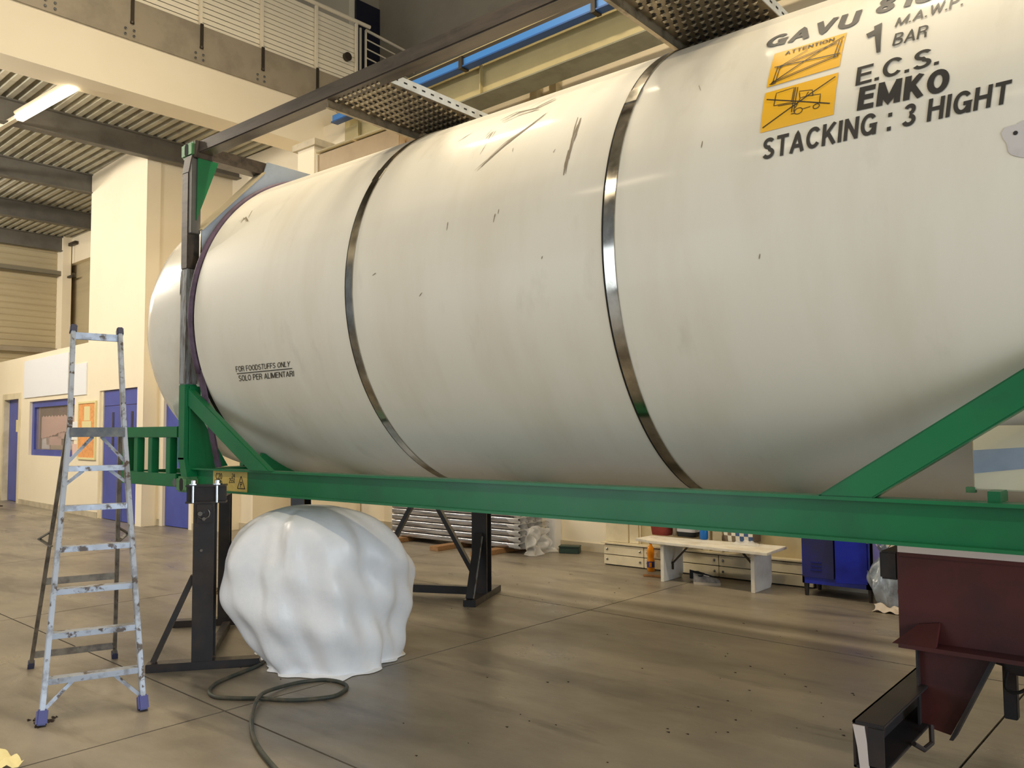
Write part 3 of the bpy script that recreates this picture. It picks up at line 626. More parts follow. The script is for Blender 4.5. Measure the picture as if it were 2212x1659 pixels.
# ---- lettering wrapped on the shell: plain grotesque letters drawn as even strokes
def arc(cx, cy, rx, ry, a0, a1, n=12):
    return [(cx+rx*math.cos(math.radians(a0+(a1-a0)*k/n)), cy+ry*math.sin(math.radians(a0+(a1-a0)*k/n))) for k in range(n+1)]
def glyph(ch, w):
    """strokes on the box [0,wd] x [0,1]; h = half weight; returns (width, strokes)"""
    h = w/2; L, B, T = h, h, 1-h
    def box(wd): return wd-h
    if ch == 'I': return w*1.0, [[(h,0),(h,1)]]
    if ch == '1': return .42, [[(.42-h,0),(.42-h,1)],[(.42-h,.86),(.30,.76),(.02,.74)]]
    if ch == '.': return w, [[(h,0),(h,w*1.05)]]
    if ch == ':': return w, [[(h,0),(h,w*1.05)],[(h,.62),(h,.62+w*1.05)]]
    if ch == ' ': return .28, []
    if ch == 'L': R = box(.52); return .52, [[(L,1),(L,B),(R+h,B)]]
    if ch == 'E': R = .58; return R, [[(R,T),(L,T),(L,B),(R,B)],[(L,.52),(R-.04,.52)]]
    if ch == 'F': R = .55; return R, [[(R,T),(L,T),(L,0)],[(L,.50),(R-.06,.50)]]
    if ch == 'T': R = .60; return R, [[(0,T),(R,T)],[(R/2,T),(R/2,0)]]
    if ch == 'H': R = box(.66); return .66, [[(L,0),(L,1)],[(R,0),(R,1)],[(L,.52),(R,.52)]]
    if ch == 'N': R = box(.66); return .66, [[(L,0),(L,1)],[(R,0),(R,1)],[(L,T+h*.3),(R,B-h*.3)]]
    if ch == 'M': R = box(.82); return .82, [[(L,0),(L,1)],[(R,0),(R,1)],[(L,T+h*.4),(.41,h*.8),(R,T+h*.4)]]
    if ch == 'W': return .94, [[(h*.8,1),(.26,h*.4),(.47,T-.02),(.68,h*.4),(.94-h*.8,1)]]
    if ch == 'A': return .70, [[(h*.8,0),(.35,T+h*.2),(.70-h*.8,0)],[(.17,.30),(.53,.30)]]
    if ch == 'V': return .68, [[(h*.8,1),(.34,h*.5),(.68-h*.8,1)]]
    if ch == 'Y': return .66, [[(h*.8,1),(.33,.45),(.66-h*.8,1)],[(.33,.47),(.33,0)]]
    if ch == 'K': R = .66; return R, [[(L,0),(L,1)],[(L,.36),(R-h*1.0,1)],[(.25,.58),(R-h*.7,0)]]
    if ch == 'U': R = box(.64); return .64, [[(L,1),(L,.32)]+arc(.32,.32,.32-h,.32-h,180,360)+[(R,1)]]
    if ch == 'O': return .72, [arc(.36,.5,.36-h,.5-h,0,360,26)]
    if ch == '0': return .56, [arc(.28,.5,.28-h,.5-h,0,360,24)]
    if ch == 'C': return .68, [arc(.36,.5,.36-h,.5-h,38,322,22)]
    if ch == 'G': return .72, [arc(.36,.5,.36-h,.5-h,38,350,22)+[(.72-h,.44),(.40,.44)],[(.72-h,.44),(.72-h,0)]]
    if ch == 'D': return .66, [[(L,B),(L,T),(.30,T)]+arc(.30,.5,.36-h,.5-h,90,-90,14)+[(L,B)]]
    if ch == 'P': return .62, [[(L,0),(L,T),(.34,T)]+arc(.34,.72,.28-h,.28-h,90,-90,12)+[(L,.44+h)]]
    if ch == 'R': return .66, [[(L,0),(L,T),(.36,T)]+arc(.36,.73,.28-h,.27-h,90,-90,12)+[(L,.46+h)],[(.40,.48),(.52,.34),(.58-h*.4,0)]]
    if ch == 'B': return .64, [[(L,B),(L,T),(.34,T)]+arc(.34,.76,.25-h,.24-h,90,-90,10)+[(L,.52+h*.2)],[(L,.52),(.36,.52)]+arc(.36,.27,.28-h,.27-h,90,-90,10)+[(L,B)]]
    if ch == 'S': return .62, [arc(.31,.73,.29-h,.27-h,25,270,14)+arc(.31,.26,.31-h,.26-h,90,-160,14)[1:]]
    if ch == '3': return .56, [arc(.27,.74,.25-h,.26-h,160,-90,12),arc(.27,.27,.29-h,.27-h,90,-165,12)]
    if ch == '8': return .58, [arc(.29,.745,.25-h,.255-h,0,360,20),arc(.29,.275,.29-h,.275-h,0,360,20)]
    if ch == '6': return .58, [arc(.29,.31,.29-h,.31-h,0,360,20),arc(.46,.36,.46-h,.64-h,180,95,10)]
    if ch == '9': return .58, [arc(.29,.69,.29-h,.31-h,0,360,20),arc(.12,.64,.46-h,.64-h,0,-85,10)]
    if ch == '2': return .58, [arc(.29,.72,.28-h,.28-h,165,-30,12)+[(h,B),(.58,B)]]
    if ch == '4': return .60, [[(.44,0),(.44,T),(h,.28),(.60,.28)]]
    if ch == '5': return .58, [[(.54,T),(.12,T),(.08,.50)]+arc(.29,.31,.29-h,.31-h,130,-160,12)]
    return .5, []
def letter(body, fn, name='lettering', parent=TK, bold=0.0, m=None, cuts=8, weight=None, gap=.10):
    """bold raises the stroke weight; every string is stretched to fill fn's unit square"""
    w = weight or (.135+bold*1.9)
    pen = 0.0; strokes = []; wi = 0
    for ch in body:
        wd, st = glyph(ch, w)
        wi += ch == ' '
        strokes += [(wi, [(x+pen,y) for x,y in p]) for p in st]; pen += wd+gap
    tot = pen-gap; mbs = [MB() for _ in range(wi+1)]
    for wk_, p in strokes:
        mb = mbs[wk_]
        P = []
        for a,b in zip(p,p[1:]):
            n = max(1, int(math.hypot(b[0]-a[0],b[1]-a[1])/.12))
            P += [(a[0]+(b[0]-a[0])*k/n, a[1]+(b[1]-a[1])*k/n) for k in range(n)]
        P.append(p[-1]); n = len(P); vs = []
        closed = math.hypot(P[0][0]-P[-1][0],P[0][1]-P[-1][1]) < 1e-6
        for i in range(n):
            pa, pb, pc = P[i-1 if i else (n-2 if closed else 0)], P[i], P[i+1 if i < n-1 else (1 if closed else n-1)]
            d1 = (pb[0]-pa[0],pb[1]-pa[1]); d2 = (pc[0]-pb[0],pc[1]-pb[1])
            if d1 == (0,0): d1 = d2
            if d2 == (0,0): d2 = d1
            l1, l2 = math.hypot(*d1), math.hypot(*d2); n1 = (-d1[1]/l1,d1[0]/l1); n2 = (-d2[1]/l2,d2[0]/l2)
            mx, my = n1[0]+n2[0], n1[1]+n2[1]; q = max(mx*mx+my*my, .35); k = w/q
            vs += [(pb[0]-mx*k,pb[1]-my*k),(pb[0]+mx*k,pb[1]+my*k)]
        mb.add([fn(x/tot, min(max(y,-.03),1.03)) for x,y in vs], [(2*i,2*i+1,2*i+3,2*i+2) for i in range(n-1)])
    return [obj(name, mb, m or M['ink'], parent) for mb in mbs if mb.v]
def quad_fn(bl, br, tr, tl, off=.003):
    A,B,C_,D = [tank_hit(q) for q in (bl,br,tr,tl)]
    def fn(u, v, o=off):
        x = (A[0]*(1-u)+B[0]*u)*(1-v)+(D[0]*(1-u)+C_[0]*u)*v
        ph = (A[1]*(1-u)+B[1]*u)*(1-v)+(D[1]*(1-u)+C_[1]*u)*v
        return tank_pt(x, ph, o)
    return fn
letter('GAVU', quad_fn((1650,107),(1852,56),(1864,21),(1665,82)), bold=.035)
letter('8186', quad_fn((1889,33),(2068,-12),(2085,-45),(1902,0)), bold=.035)
letter('M.A.W.P.', quad_fn((1932.6,60),(2080,12),(2084,-14),(1941,40)))
letter('BAR', quad_fn((1927,102),(2003,80),(2008,53),(1934.5,74)))
letter('1', quad_fn((1884,118),(1902,113),(1906,50),(1868,68)), bold=.03)
letter('E.C.S.', quad_fn((1848,187),(2028,140),(2034,98),(1853,147)), bold=.012)
letter('EMKO', quad_fn((1851,240.5),(2049,198),(2054,145),(1858,190)), bold=.045)
letter('STACKING : 3 HIGHT', quad_fn((1646.5,347),(2180,223),(2187,172),(1650,301)), bold=.02)
letter('FOR FOODSTUFFS ONLY', quad_fn((511,803.4),(626.5,791.5),(627.5,780),(509,791.5)), weight=.118)
letter('SOLO PER ALIMENTARI', quad_fn((517,823.5),(635.8,812.5),(635,800.5),(515.5,811)), weight=.118)
def ribbon(mb, fn, pts, w, off=.0045, sub=6):
    P = []
    for a,b in zip(pts, pts[1:]):
        for k in range(sub): P.append((a[0]+(b[0]-a[0])*k/sub, a[1]+(b[1]-a[1])*k/sub))
    P.append(pts[-1])
    V = [fn(u,v,off) for u,v in P]
    nb = lambda i: (V[min(i+1,len(V)-1)]-V[max(i-1,0)]).normalized()
    vs = []
    for i,p_ in enumerate(V):
        nn = Vector((0,p_.y-TY,p_.z-TZ)).normalized(); s_ = nb(i).cross(nn)*w/2
        vs += [p_-s_, p_+s_]
    mb.add(vs, [(2*i,2*i+1,2*i+3,2*i+2) for i in range(len(V)-1)])
fnu = quad_fn((513,807.6),(632,796.2),(632,795.2),(513,806.6)); mb = MB(); ribbon(mb, lambda u,v,o: fnu(u,v,o), [(0,.5),(1,.5)], .006); obj('lettering_rule', mb, M['ink'], TK)
# yellow warning labels with line drawings
fn1 = quad_fn((1656.5,190),(1814,143.5),(1829.6,71),(1674,117))
fn2 = quad_fn((1642.6,288),(1801,248),(1811.7,157),(1653.5,202))
l1 = obj('warning_label', MB().grid(lambda u,v: fn1(u,v,.002), 14, 12), M['yellow'], TK, smooth=True, label='yellow ATTENTION label with a crossed-out container')
l2 = obj('warning_label', MB().grid(lambda u,v: fn2(u,v,.002), 14, 12), M['yellow'], TK, smooth=True, label='yellow label with a crossed-out forklift')
letter('ATTENTION', lambda u,v: fn1(.17+.68*u, .83+.11*v, .004), parent=l1, bold=.012)
mb = MB()
R1 = lambda pts, w=.0032: ribbon(mb, fn1, pts, w)
R1([(.04,.04),(.98,.88)],.005); R1([(.06,.52),(.98,.36)],.005)
R1([(.08,.06),(.93,.30)]); R1([(.09,.10),(.92,.335)]); R1([(.10,.50),(.90,.74)]); R1([(.11,.46),(.90,.70)])
R1([(.08,.06),(.11,.50)]); R1([(.12,.06),(.15,.50)]); R1([(.90,.30),(.93,.78)]); R1([(.94,.30),(.965,.79)])
R1([(.1,.5),(.16,.5),(.16,.44)]); R1([(.07,.10),(.12,.12),(.12,.04),(.07,.03),(.07,.10)]); R1([(.90,.36),(.95,.37),(.95,.29),(.90,.28)]); R1([(.15,.5),(.5,.78)],.003)
obj('line_drawing', mb, M['ink'], l1)
mb = MB()
R2 = lambda pts, w=.0032: ribbon(mb, fn2, pts, w, sub=3)
R2([(.03,.10),(.97,.90)],.005); R2([(.04,.80),(.94,.27)],.005)
R2([(.16,.58),(.17,.90),(.42,.92),(.41,.55),(.16,.58)]); R2([(.425,.30),(.44,.92)]); R2([(.455,.30),(.47,.90)]); R2([(.22,.545),(.44,.51),(.47,.51)])
R2([(.42,.26),(.47,.26)]); R2([(.47,.38),(.53,.60),(.62,.60),(.80,.56),(.80,.36),(.74,.33)]); R2([(.52,.60),(.50,.78),(.68,.72),(.70,.56)]); R2([(.58,.31),(.68,.32)]); R2([(.60,.60),(.63,.70)])
for cx,cy,r in ((.52,.29,.055),(.76,.29,.042)): R2([(cx+r*math.cos(a),cy+1.3*r*math.sin(a)) for a in np.linspace(0,2*PI,13)])
obj('line_drawing', mb, M['ink'], l2)
# filler patch at the right and scuffs on the shoulder of the tank
c0 = tank_hit((2207,298)); rnd = [(.052+.007*math.sin(3*a)+.005*math.sin(5*a+1)) for a in np.linspace(0,2*PI,24)]
mb = MB(); vs = [tank_pt(c0[0]+r*1.0*math.cos(a), c0[1]+1.2*r/TR*math.sin(a), .0025) for a,r in zip(np.linspace(0,2*PI,24), rnd)]
vs = [tank_pt(c0[0],c0[1],.0025)]+vs; mb.add(vs, [(0,i,i+1) for i in range(1,24)]); pt = obj('filler_patch', mb, M['patch'], TK)
c1 = tank_hit((2194,288)); mb = MB(); mb.add([tank_pt(c1[0],c1[1],.004)]+[tank_pt(c1[0]+.007*math.cos(a),c1[1]+.006*math.sin(a),.004) for a in np.linspace(0,2*PI,12)], [(0,i,i+1) for i in range(1,12)]); obj('screw_dot', mb, M['trailerdk'], pt)
mb = MB()
def scr(pts, w):
    T_ = [tank_hit(q) for q in pts]
    V = []
    for (xa,pa),(xb_,pb) in zip(T_,T_[1:]):
        for k in range(4): V.append((xa+(xb_-xa)*k/4, pa+(pb-pa)*k/4))
    V.append(T_[-1]); n = len(V); vs = []
    for i,(x,ph) in enumerate(V):
        ww = w*(.25+.75*math.sin(PI*(i+.4)/(n+.0)))*random.uniform(.5,1.1)
        P = tank_pt(x,ph,.0015); d_ = tank_pt(*V[min(i+1,n-1)],.0015)-tank_pt(*V[max(i-1,0)],.0015)
        s_ = d_.normalized().cross(Vector((0,P.y-TY,P.z-TZ)).normalized())*ww/2
        vs += [P-s_,P+s_]
    mb.add(vs, [(2*i,2*i+1,2*i+3,2*i+2) for i in range(n-1)])
for pts,w in (([(1033,367),(1060,340),(1100,305),(1150,268),(1180,245)],.012),([(1040,361),(1085,318),(1130,284)],.008),([(1037,334),(1052,310)],.006),([(1054,302),(1066,284)],.012),([(1085,262),(1120,244),(1165,232)],.01),
  ([(1218,378),(1222,352),(1228,325)],.012),([(1226,345),(1236,300),(1248,270)],.009),([(1243,298),(1255,255)],.012),([(1107,328),(1109,320)],.006),([(1066,480),(1070,462)],.008),([(1076,462),(1078,452)],.006),([(965,498),(968,480)],.006),
  ([(990,306),(1020,287)],.007),([(1145,240),(1200,212)],.012),([(1510,185),(1514,196)],.004),([(1515,320),(1518,305)],.005),([(805,595),(812,590)],.008),([(906,640),(912,632)],.006),([(520,480),(530,470),(536,478)],.012),([(537,470),(545,455)],.008),
  ([(1640,560),(1642,548)],.004),([(1170,560),(1172,553)],.005),([(1240,305),(1246,290)],.006),([(1195,330),(1200,322)],.005)):
    scr(pts, w)
    if w >= .009:
        for _ in range(3):
            dx_, dy_ = random.uniform(-7,7), random.uniform(-5,5); scr([(a_+dx_+random.uniform(-2,2), b_+dy_+random.uniform(-2,2)) for a_,b_ in pts], w*random.uniform(.35,.7))
obj('scuff_marks', mb, M['scuff'], TK, kind='stuff')
# data plate on the side rail
px_ = lambda q: on(q, y=.07)
a_, b_ = px_((460.5,1020)), px_((533,1063))
dp = obj('data_plate', MB().box((a_.x,.070,1.176),(b_.x,.074,1.320)), M['plate'], TK, label='yellowed data plate with code and triangle')
def flat(q0, q1): 
    A_, B_ = px_(q0), px_(q1)
    return lambda u,v: Vector((A_.x+(B_.x-A_.x)*u, .0685, A_.z+(B_.z-A_.z)*v))
letter('C20', flat((466.5,1035),(480,1022)), parent=dp, cuts=1)
letter('960', flat((465,1050),(480,1038)), parent=dp, cuts=1)
letter('24', flat((501,1032),(507.5,1023)), parent=dp, cuts=1)
letter('2550', flat((495,1043),(507.5,1033)), parent=dp, cuts=1)
letter('P', flat((519,1053),(523.5,1041)), parent=dp, cuts=1, bold=.01)
mb = MB(); tri = [px_(q) for q in ((513,1055),(521,1029),(529,1056))]
for i in range(3):
    mb.bar(Vector((tri[i].x,.069,tri[i].z)), Vector((tri[(i+1)%3].x,.069,tri[(i+1)%3].z)), .0008, .006, up=(0,0,1) if i != 2 else (0,0,1))
obj('triangle_mark', mb, M['ink'], dp)
# ================================================================== STANDS
def onp(q, P, n):
    d = Vector(ray(q)); c = Vector(CAM); P = Vector((P[0],P[1],0)); n = Vector((n[0],n[1],0))
    return c+d*((P-c).dot(n)/d.dot(n))
sd, sn = Vector((.617,.787,0)), Vector((-.787,.617,0))
fo, bo = Vector((.543,-.49,0)), Vector((-.541,.266,0))
ns = thing('support_stand', 'black steel stand of two braced columns under the near left corner', 'stand', (.2,.15,0))
Z = lambda z: Vector((0,0,z))
obj('base_beam', MB().obox(fo, sd*.73, sn*.10, Z(.055)), M['black'], ns, bevel=.003)
obj('base_beam', MB().obox(bo, sd*.71, sn*.10, Z(.055)), M['black'], ns, bevel=.003)
obj('tie_beam', MB().obox(fo+sd*.33+sn*.10, sd*.06, sn*1.14, Z(.05)), M['black'], ns, bevel=.003)
fc = fo+sd*.285+sn*.015
obj('column', MB().ibeam(fc+sd*.07+sn*.07+Z(.055), fc+sd*.07+sn*.07+Z(1.115), .135, .15, .012, .01, up=sn), M['black'], ns, label='front column with wide flange')
bc = bo+sd*.355+sn*.01
obj('column', MB().ibeam(bc+sd*.04+sn*.06+Z(.055), bc+sd*.04+sn*.06+Z(1.115), .09, .12, .012, .01, up=sn), M['black'], ns)
obj('brace', MB().bar(fo+sd*.04+sn*.05+Z(.06), fc+sn*.06+Z(.62), .035, .05, up=sn), M['black'], ns)
obj('brace', MB().bar(bo+sd*.67+sn*.05+Z(.06), bc+sd*.085+sn*.06+Z(.67), .035, .05, up=sn), M['black'], ns)
cl = obj('clamp_beam', MB().ibeam(fo+sd*.235+sn*.06+Z(1.178), fo+sd*.495+sn*.06+Z(1.178), .11, .125, .012, .01), M['black'], ns, label='short bolted clamp beam on the front column')
obj('clamp_beam', MB().obox(fo+sd*.30+sn*.11+Z(1.115), sd*.12, sn*1.2, Z(.04)), M['black'], ns)
for t in (.285,.44):
    P = fo+sd*t+sn*.03
    b = obj('bolt', MB().lathe(P+Z(1.2405), [(.032,0),(.032,.008),(.02,.008),(.02,.03),(.012,.034)], 8), M['bolt'], ns)
    obj('bolt_shank', MB().lathe(P+Z(1.12)-sn*.02, [(.009,0),(.009,.115)], 8), M['bolt'], b)
# cleat under the clamp
P = fo+sd*.31-sn*.012
ck = obj('cleat', MB().obox(P+Z(.985), sd*.10, sn*.03, Z(.125)), M['black'], ns, bevel=.004)
obj('cleat_bolt', MB().tube([P+sd*.03-sn*.01+Z(1.05), P+sd*.03-sn*.04+Z(1.05)], .016, 8), M['bolt'], ck)
obj('cleat_bolt', MB().tube([P+sd*.055-sn*.01+Z(1.015), P+sd*.055-sn*.04+Z(1.015)], .012, 8), M['bolt'], ck)
obj('cleat_wire', MB().tube([P+sd*.05-sn*.02+Vector((0,0,1.05))+sd*.04*math.cos(a)+Z(.035*math.sin(a)) for a in np.linspace(-2.6,.8,12)], .003, 6), M['bolt'], ck)
obj('column_bolt', MB().tube([fo+sd*.345-sn*.01+Z(.80), fo+sd*.345+sn*.02+Z(.80)], .010, 8), M['bolt'], ns)
# far trestle
td, tn = Vector((-.405,.914,0)), Vector((-.914,-.405,0))
ft = thing('support_stand', 'black trestle with inverted V braces under the far side of the frame', 'stand', (0,2.6,0))
fb_ = Vector((.874,2.395,0))
obj('base_beam', MB().obox(fb_, td*.80, tn*.12, Z(.06)), M['black'], ft, bevel=.003)
cc = fb_+td*.40+tn*.07
obj('column', MB().ibeam(cc+Z(.06), cc+Z(1.12), .15, .15, .014, .012, up=td), M['black'], ft)
ob = obj('outrigger', MB().bar(fb_+td*.05+tn*.07+Z(.06), cc-td*.08+Z(.62), .05, .07, up=tn), M['black'], ft)
obj('ground_edge', MB().bar(fb_+td*.035+tn*.03+Z(.07), cc-td*.10-tn*.04+Z(.60), .008, .012, up=tn), M['bright'], ob)
L0 = cc+tn*.07; lc = cc+tn*1.95
obj('crossbar', MB().bar(L0+Z(.075), lc+Z(.06), .08, .075), M['black'], ft, bevel=.003)
for q0,q1 in (((1032,1254),(940,1085)),((806,1254),(893,1085))):
    a_, b_ = onp(q0, cc, td), onp(q1, cc, td)
    e_ = b_+(b_-a_)*((1.10-b_.z)/(b_.z-a_.z)) if False else a_+(b_-a_)*((1.06-a_.z)/max(b_.z-a_.z,.1))
    obj('brace', MB().bar(a_, e_, .04, .06, up=td), M['black'], ft)
obj('column', MB().ibeam(lc+Z(.0), lc+Z(1.12), .15, .15, .014, .012, up=td), M['black'], ft)
obj('base_beam', MB().obox(lc-td*.4-tn*.06, td*.8, tn*.12, Z(.05)), M['black'], ft)
obj('head_beam', MB().bar(cc+Z(1.10), lc+Z(1.10), .10, .05), M['black'], ft)
rd = onp((822,1247), cc-td*.02, td)
tag(obj('red_dome', MB().lathe((rd.x,rd.y,.112), [(.11,0),(.115,.03),(.10,.055),(.05,.075),(.002,.08)], 20), M['red'], smooth=40), 'dark red rounded dome-shaped piece lying on the trestle crossbar beside the white heap', 'red piece')
# ================================================================== LADDER
ld = thing('step_ladder', 'worn aluminium platform step ladder with blue feet at the left', 'ladder', (.5,-.9,0))
FLp, FRp, BLp, BRp = Vector((1.064,-1.324,0)), Vector((1.251,-.846,0)), Vector((-.203,-.921,0)), Vector((-.009,-.442,0))
PL, PR = Vector((.63,-1.038,1.63)), Vector((.722,-.744,1.63))
TL_, TR_ = Vector((.452,-.958,2.262)), Vector((.536,-.698,2.258))
TZ_ = lambda a,b,t: a.lerp(b,t)
uu = Vector((-.953,.303,0)); ww = Vector((.303,.953,0))
for a_,b_,c_ in ((FLp,PL,TL_),(FRp,PR,TR_)):
    mb = MB(); mb.bar(a_+Z(.02), b_, .028, .062, up=uu); mb.bar(b_, c_, .028, .062, up=uu)
    r_ = obj('front_rail', mb, M['alu'], ld, bevel=.003)
    dr = (b_-a_).normalized()
    obj('foot', MB().bar(a_+Z(.001)+dr*.0, a_+dr*.085, .055, .085, up=uu), M['bluecap'], r_, bevel=.008, label='blue plastic foot')
    obj('end_cap', MB().bar(c_-dr*.02, c_+dr*.03, .04, .07, up=uu), M['darkcap'], r_, bevel=.006)
for k in range(1,7):
    t = k*.233/1.63
    a_, b_ = FLp.lerp(PL,t)+Z(0), FRp.lerp(PR,t)+Z(0)
    obj('tread', MB().obox(a_-uu*.03-Z(.032), b_-a_, uu*.075, Z(.032)), M['alu'], ld, bevel=.002)
    if k in (1,6):
        for s_, A_, B_ in ((0,a_,b_),(1,b_,a_)):
            dd = (FLp.lerp(PL,t-.10 if k == 1 else t-.07), FRp.lerp(PR,t-.10 if k == 1 else t-.07))[s_]
            obj('corner_strut', MB().bar(dd, A_.lerp(B_,.28)-Z(.03), .02, .012, up=uu), M['alu'], ld)
obj('platform', MB().obox(PL-uu*.05-Z(.012)-ww*.0, PR-PL, uu*.28, Z(.016)), M['platform'], ld, label='grey platform step')
obj('platform_edge', MB().obox(PL-uu*.055-Z(.055), PR-PL, uu*.02, Z(.05)), M['platform'], ld)
for s_,A_,B_ in ((0,PL,PR),(1,PR,PL)):
    dd = (FLp.lerp(PL,.865), FRp.lerp(PR,.865))[s_]
    obj('corner_strut', MB().bar(dd, A_.lerp(B_,.42)-Z(.055), .02, .012, up=uu), M['alu'], ld)
obj('top_bar', MB().bar(TL_-Z(.035), TR_-Z(.035), .03, .045), M['alu'], ld, bevel=.003)
BT = (PL+uu*.17-Z(.03), PR+uu*.17-Z(.03))
for a_,b_ in ((BLp,BT[0]),(BRp,BT[1])):
    r_ = obj('rear_leg', MB().bar(a_+Z(.01), b_, .024, .045, up=uu), M['alud'], ld, bevel=.003)
    obj('foot', MB().bar(a_+Z(.001), a_+(b_-a_).normalized()*.05, .04, .06, up=uu), M['darkcap'], r_, bevel=.005)
for t in (.06,.385):
    obj('rear_brace', MB().bar(BLp.lerp(BT[0],t), BRp.lerp(BT[1],t), .02, .045), M['alud'], ld)
for a_,b_,s_ in ((BLp,BT[0],-1),(BRp,BT[1],1)):
    P = a_.lerp(b_,.60)
    obj('spreader_bracket', MB().bar(P, P+ww*.07*s_-Z(.05)+uu*.05, .03, .008), M['alud'], ld)
    obj('spreader_bracket', MB().bar(P+ww*.07*s_-Z(.05)+uu*.05, P-Z(.10), .03, .008), M['alud'], ld)
    obj('hinge_plate', MB().bar(FLp.lerp(PL,.72) if s_ < 0 else FRp.lerp(PR,.72), (a_.lerp(b_,.86)), .012, .03, up=(0,0,1)), M['alud'], ld) if False else None
gd = fl((88,1560)); mb = MB()
for k in range(22):
    a = random.uniform(0,2*PI); r = random.uniform(.03,.10); x,y = gd.x+r*math.cos(a), gd.y+r*math.sin(a)*.9; s_ = random.uniform(.008,.02)
    mb.add([(x-s_,y,0.0005),(x+s_,y-s_*.5,0.0005),(x+s_*.4,y+s_,0.0005),(x,y,.010)], [(0,1,3),(1,2,3),(2,0,3)])
tag(obj('dirt_scraps', mb, M['grime'], kind='stuff'), 'dark dirt scraps round the left front ladder foot', 'debris')
# ================================================================== HOSE, STAND-IN HEAP, RUBBLE
HP = [(625,1372),(605,1395),(585,1418),(560,1440),(530,1453),(500,1465),(470,1478),(455,1490),(452,1500),(458,1507),(472,1511),(490,1512),(520,1513),(560,1513),(600,1516),(640,1517),(690,1513),(725,1507),(747,1493),(748,1485),(735,1478),(715,1474),(690,1473),(640,1480),(590,1497),(560,1517),(546,1545),(543,1570),(547,1595),(560,1622),(585,1655),(620,1690),(680,1730)]
cp = [fl(q) for q in HP]
def catmull(P, n=6):
    out = []
    for i in range(len(P)-1):
        p0,p1,p2,p3 = P[max(i-1,0)],P[i],P[i+1],P[min(i+2,len(P)-1)]
        for k in range(n):
            t = k/n; out.append(.5*((2*p1)+(p2-p0)*t+(2*p0-5*p1+4*p2-p3)*t*t+(3*p1-3*p2+p3-p0)*t**3))
    return out+[P[-1]]
hs = catmull(cp)
for i,p_ in enumerate(hs): p_.z = .0125+(.022*math.exp(-((i-150)/7.0)**2))
tag(obj('floor_hose', MB().tube(hs, .0118, 10), M['cable'], smooth=True), 'dark green rubber hose looped on the floor in front of the stand', 'hose')
wb = thing('stand_in_heap', 'made-up heap for an unseen shape, white sheeting under the tank', 'stand_in', (1.22,.42,0))  # invented heap; what really stands here is unseen
cx, cy = 1.20, .44
PX, PYd = Vector((.593,.805,0)), Vector((-.805,.593,0))     # across / along the view
random.seed(3)
ph = [random.uniform(0,6.28) for _ in range(12)]
def bun(u, v, k=0):
    a = 2*PI*u; t = v
    base = .45 + .13*math.sin(PI*min(t*1.0,1)) + .03*t
    prof_ = (base if t < .62 else base*max(0,1-((t-.62)/.38)**3.2))
    fold = .035*math.sin(5*a+ph[0]+2.2*t)+.022*math.sin(9*a+ph[1]-4*t)+.014*math.sin(17*a+ph[2]+9*t)+.03*math.sin(2*a+7*t+ph[3])+.012*math.sin(23*t+3*a)
    r = max(prof_+fold*min(1,(1-t)*5+.02), .0)
    z = 1.08*(t if t < .7 else .7+.3*math.sin((t-.7)/.3*PI/2)) + .05*math.sin(2*a+ph[4])*t*(1-t) - (.06*math.cos(a-.2))*t*t*(1-t)*3
    sh = (.10*(1-t)**2 - .03)
    return Vector((cx,cy,0))+PX*(r*math.cos(a)+sh)+PYd*(r*math.sin(a)*.88)+Z(max(z,.002))
mb = MB().grid(lambda u,v: bun(u,v), 120, 60)
obj('covering', mb, M['sheet'], wb, smooth=True)
def skirt(u, v):
    a = 2*PI*u; p0 = bun(u,.02); dr = (p0-Vector((cx,cy,0))); dr.z = 0; dr.normalize()
    w_ = .05+.07*max(0,math.sin(3*a+ph[5]))+.02*math.sin(11*a)
    return Vector((p0.x,p0.y,0))+dr*(v*w_-.03)+Z(.012*(1-v)+.004+.008*abs(math.sin(9*a))*(1-v))
obj('covering_hem', MB().grid(skirt, 90, 4), M['sheet'], wb, smooth=True)
random.seed(11)
def heap(cx_, cy_, rx_, ry_, n, smin, smax, zmax):
    mb = MB()
    for _ in range(n):
        a = random.uniform(0,2*PI); r = random.random()**.6
        x,y = cx_+rx_*r*math.cos(a), cy_+ry_*r*math.sin(a); s_ = random.uniform(smin,smax); z = random.random()*zmax*(1-r)
        mb.add([(x+random.uniform(-s_,s_),y+random.uniform(-s_,s_),max(z+random.uniform(-s_,s_)*.7,.0)) for _ in range(4)], [(0,1,2),(0,2,3),(0,3,1),(1,3,2)])
    return mb
tag(obj('rubble_heap', heap(-1.62,1.50,.14,.30,420,.012,.035,.09), M['rubble'], kind='stuff'), 'small heap of pale broken scraps on the floor behind the stand', 'rubble')
mb = MB()
for _ in range(70):
    q = random.choice([(random.uniform(450,620),random.uniform(1360,1470)),(random.uniform(860,1500),random.uniform(1300,1650)),(random.uniform(1500,1850),random.uniform(1340,1600)),(random.uniform(1100,1380),random.uniform(1230,1300))])
    p_ = fl(q); s_ = random.uniform(.004,.014)
    mb.add([(p_.x-s_,p_.y,.0004),(p_.x+s_,p_.y-s_*.6,.0004),(p_.x+s_*.3,p_.y+s_,.0004),(p_.x,p_.y,.004)], [(0,1,3),(1,2,3),(2,0,3)])
tag(obj('floor_scraps', mb, M['grime'], kind='stuff'), 'tiny scattered crumbs over the concrete floor below the tank', 'debris')
p_ = fl((6,1652))
tag(obj('crumpled_paper', MB().grid(lambda u,v: Vector((p_.x-.15+.30*u, p_.y-.16+.2*v, .012+.03*abs(math.sin(7*u+3*v))+.02*math.sin(9*v+2*u)**2)), 10, 8), M['yellowpaper'], smooth=True), 'pale crumpled paper on the floor in the bottom left corner', 'paper')
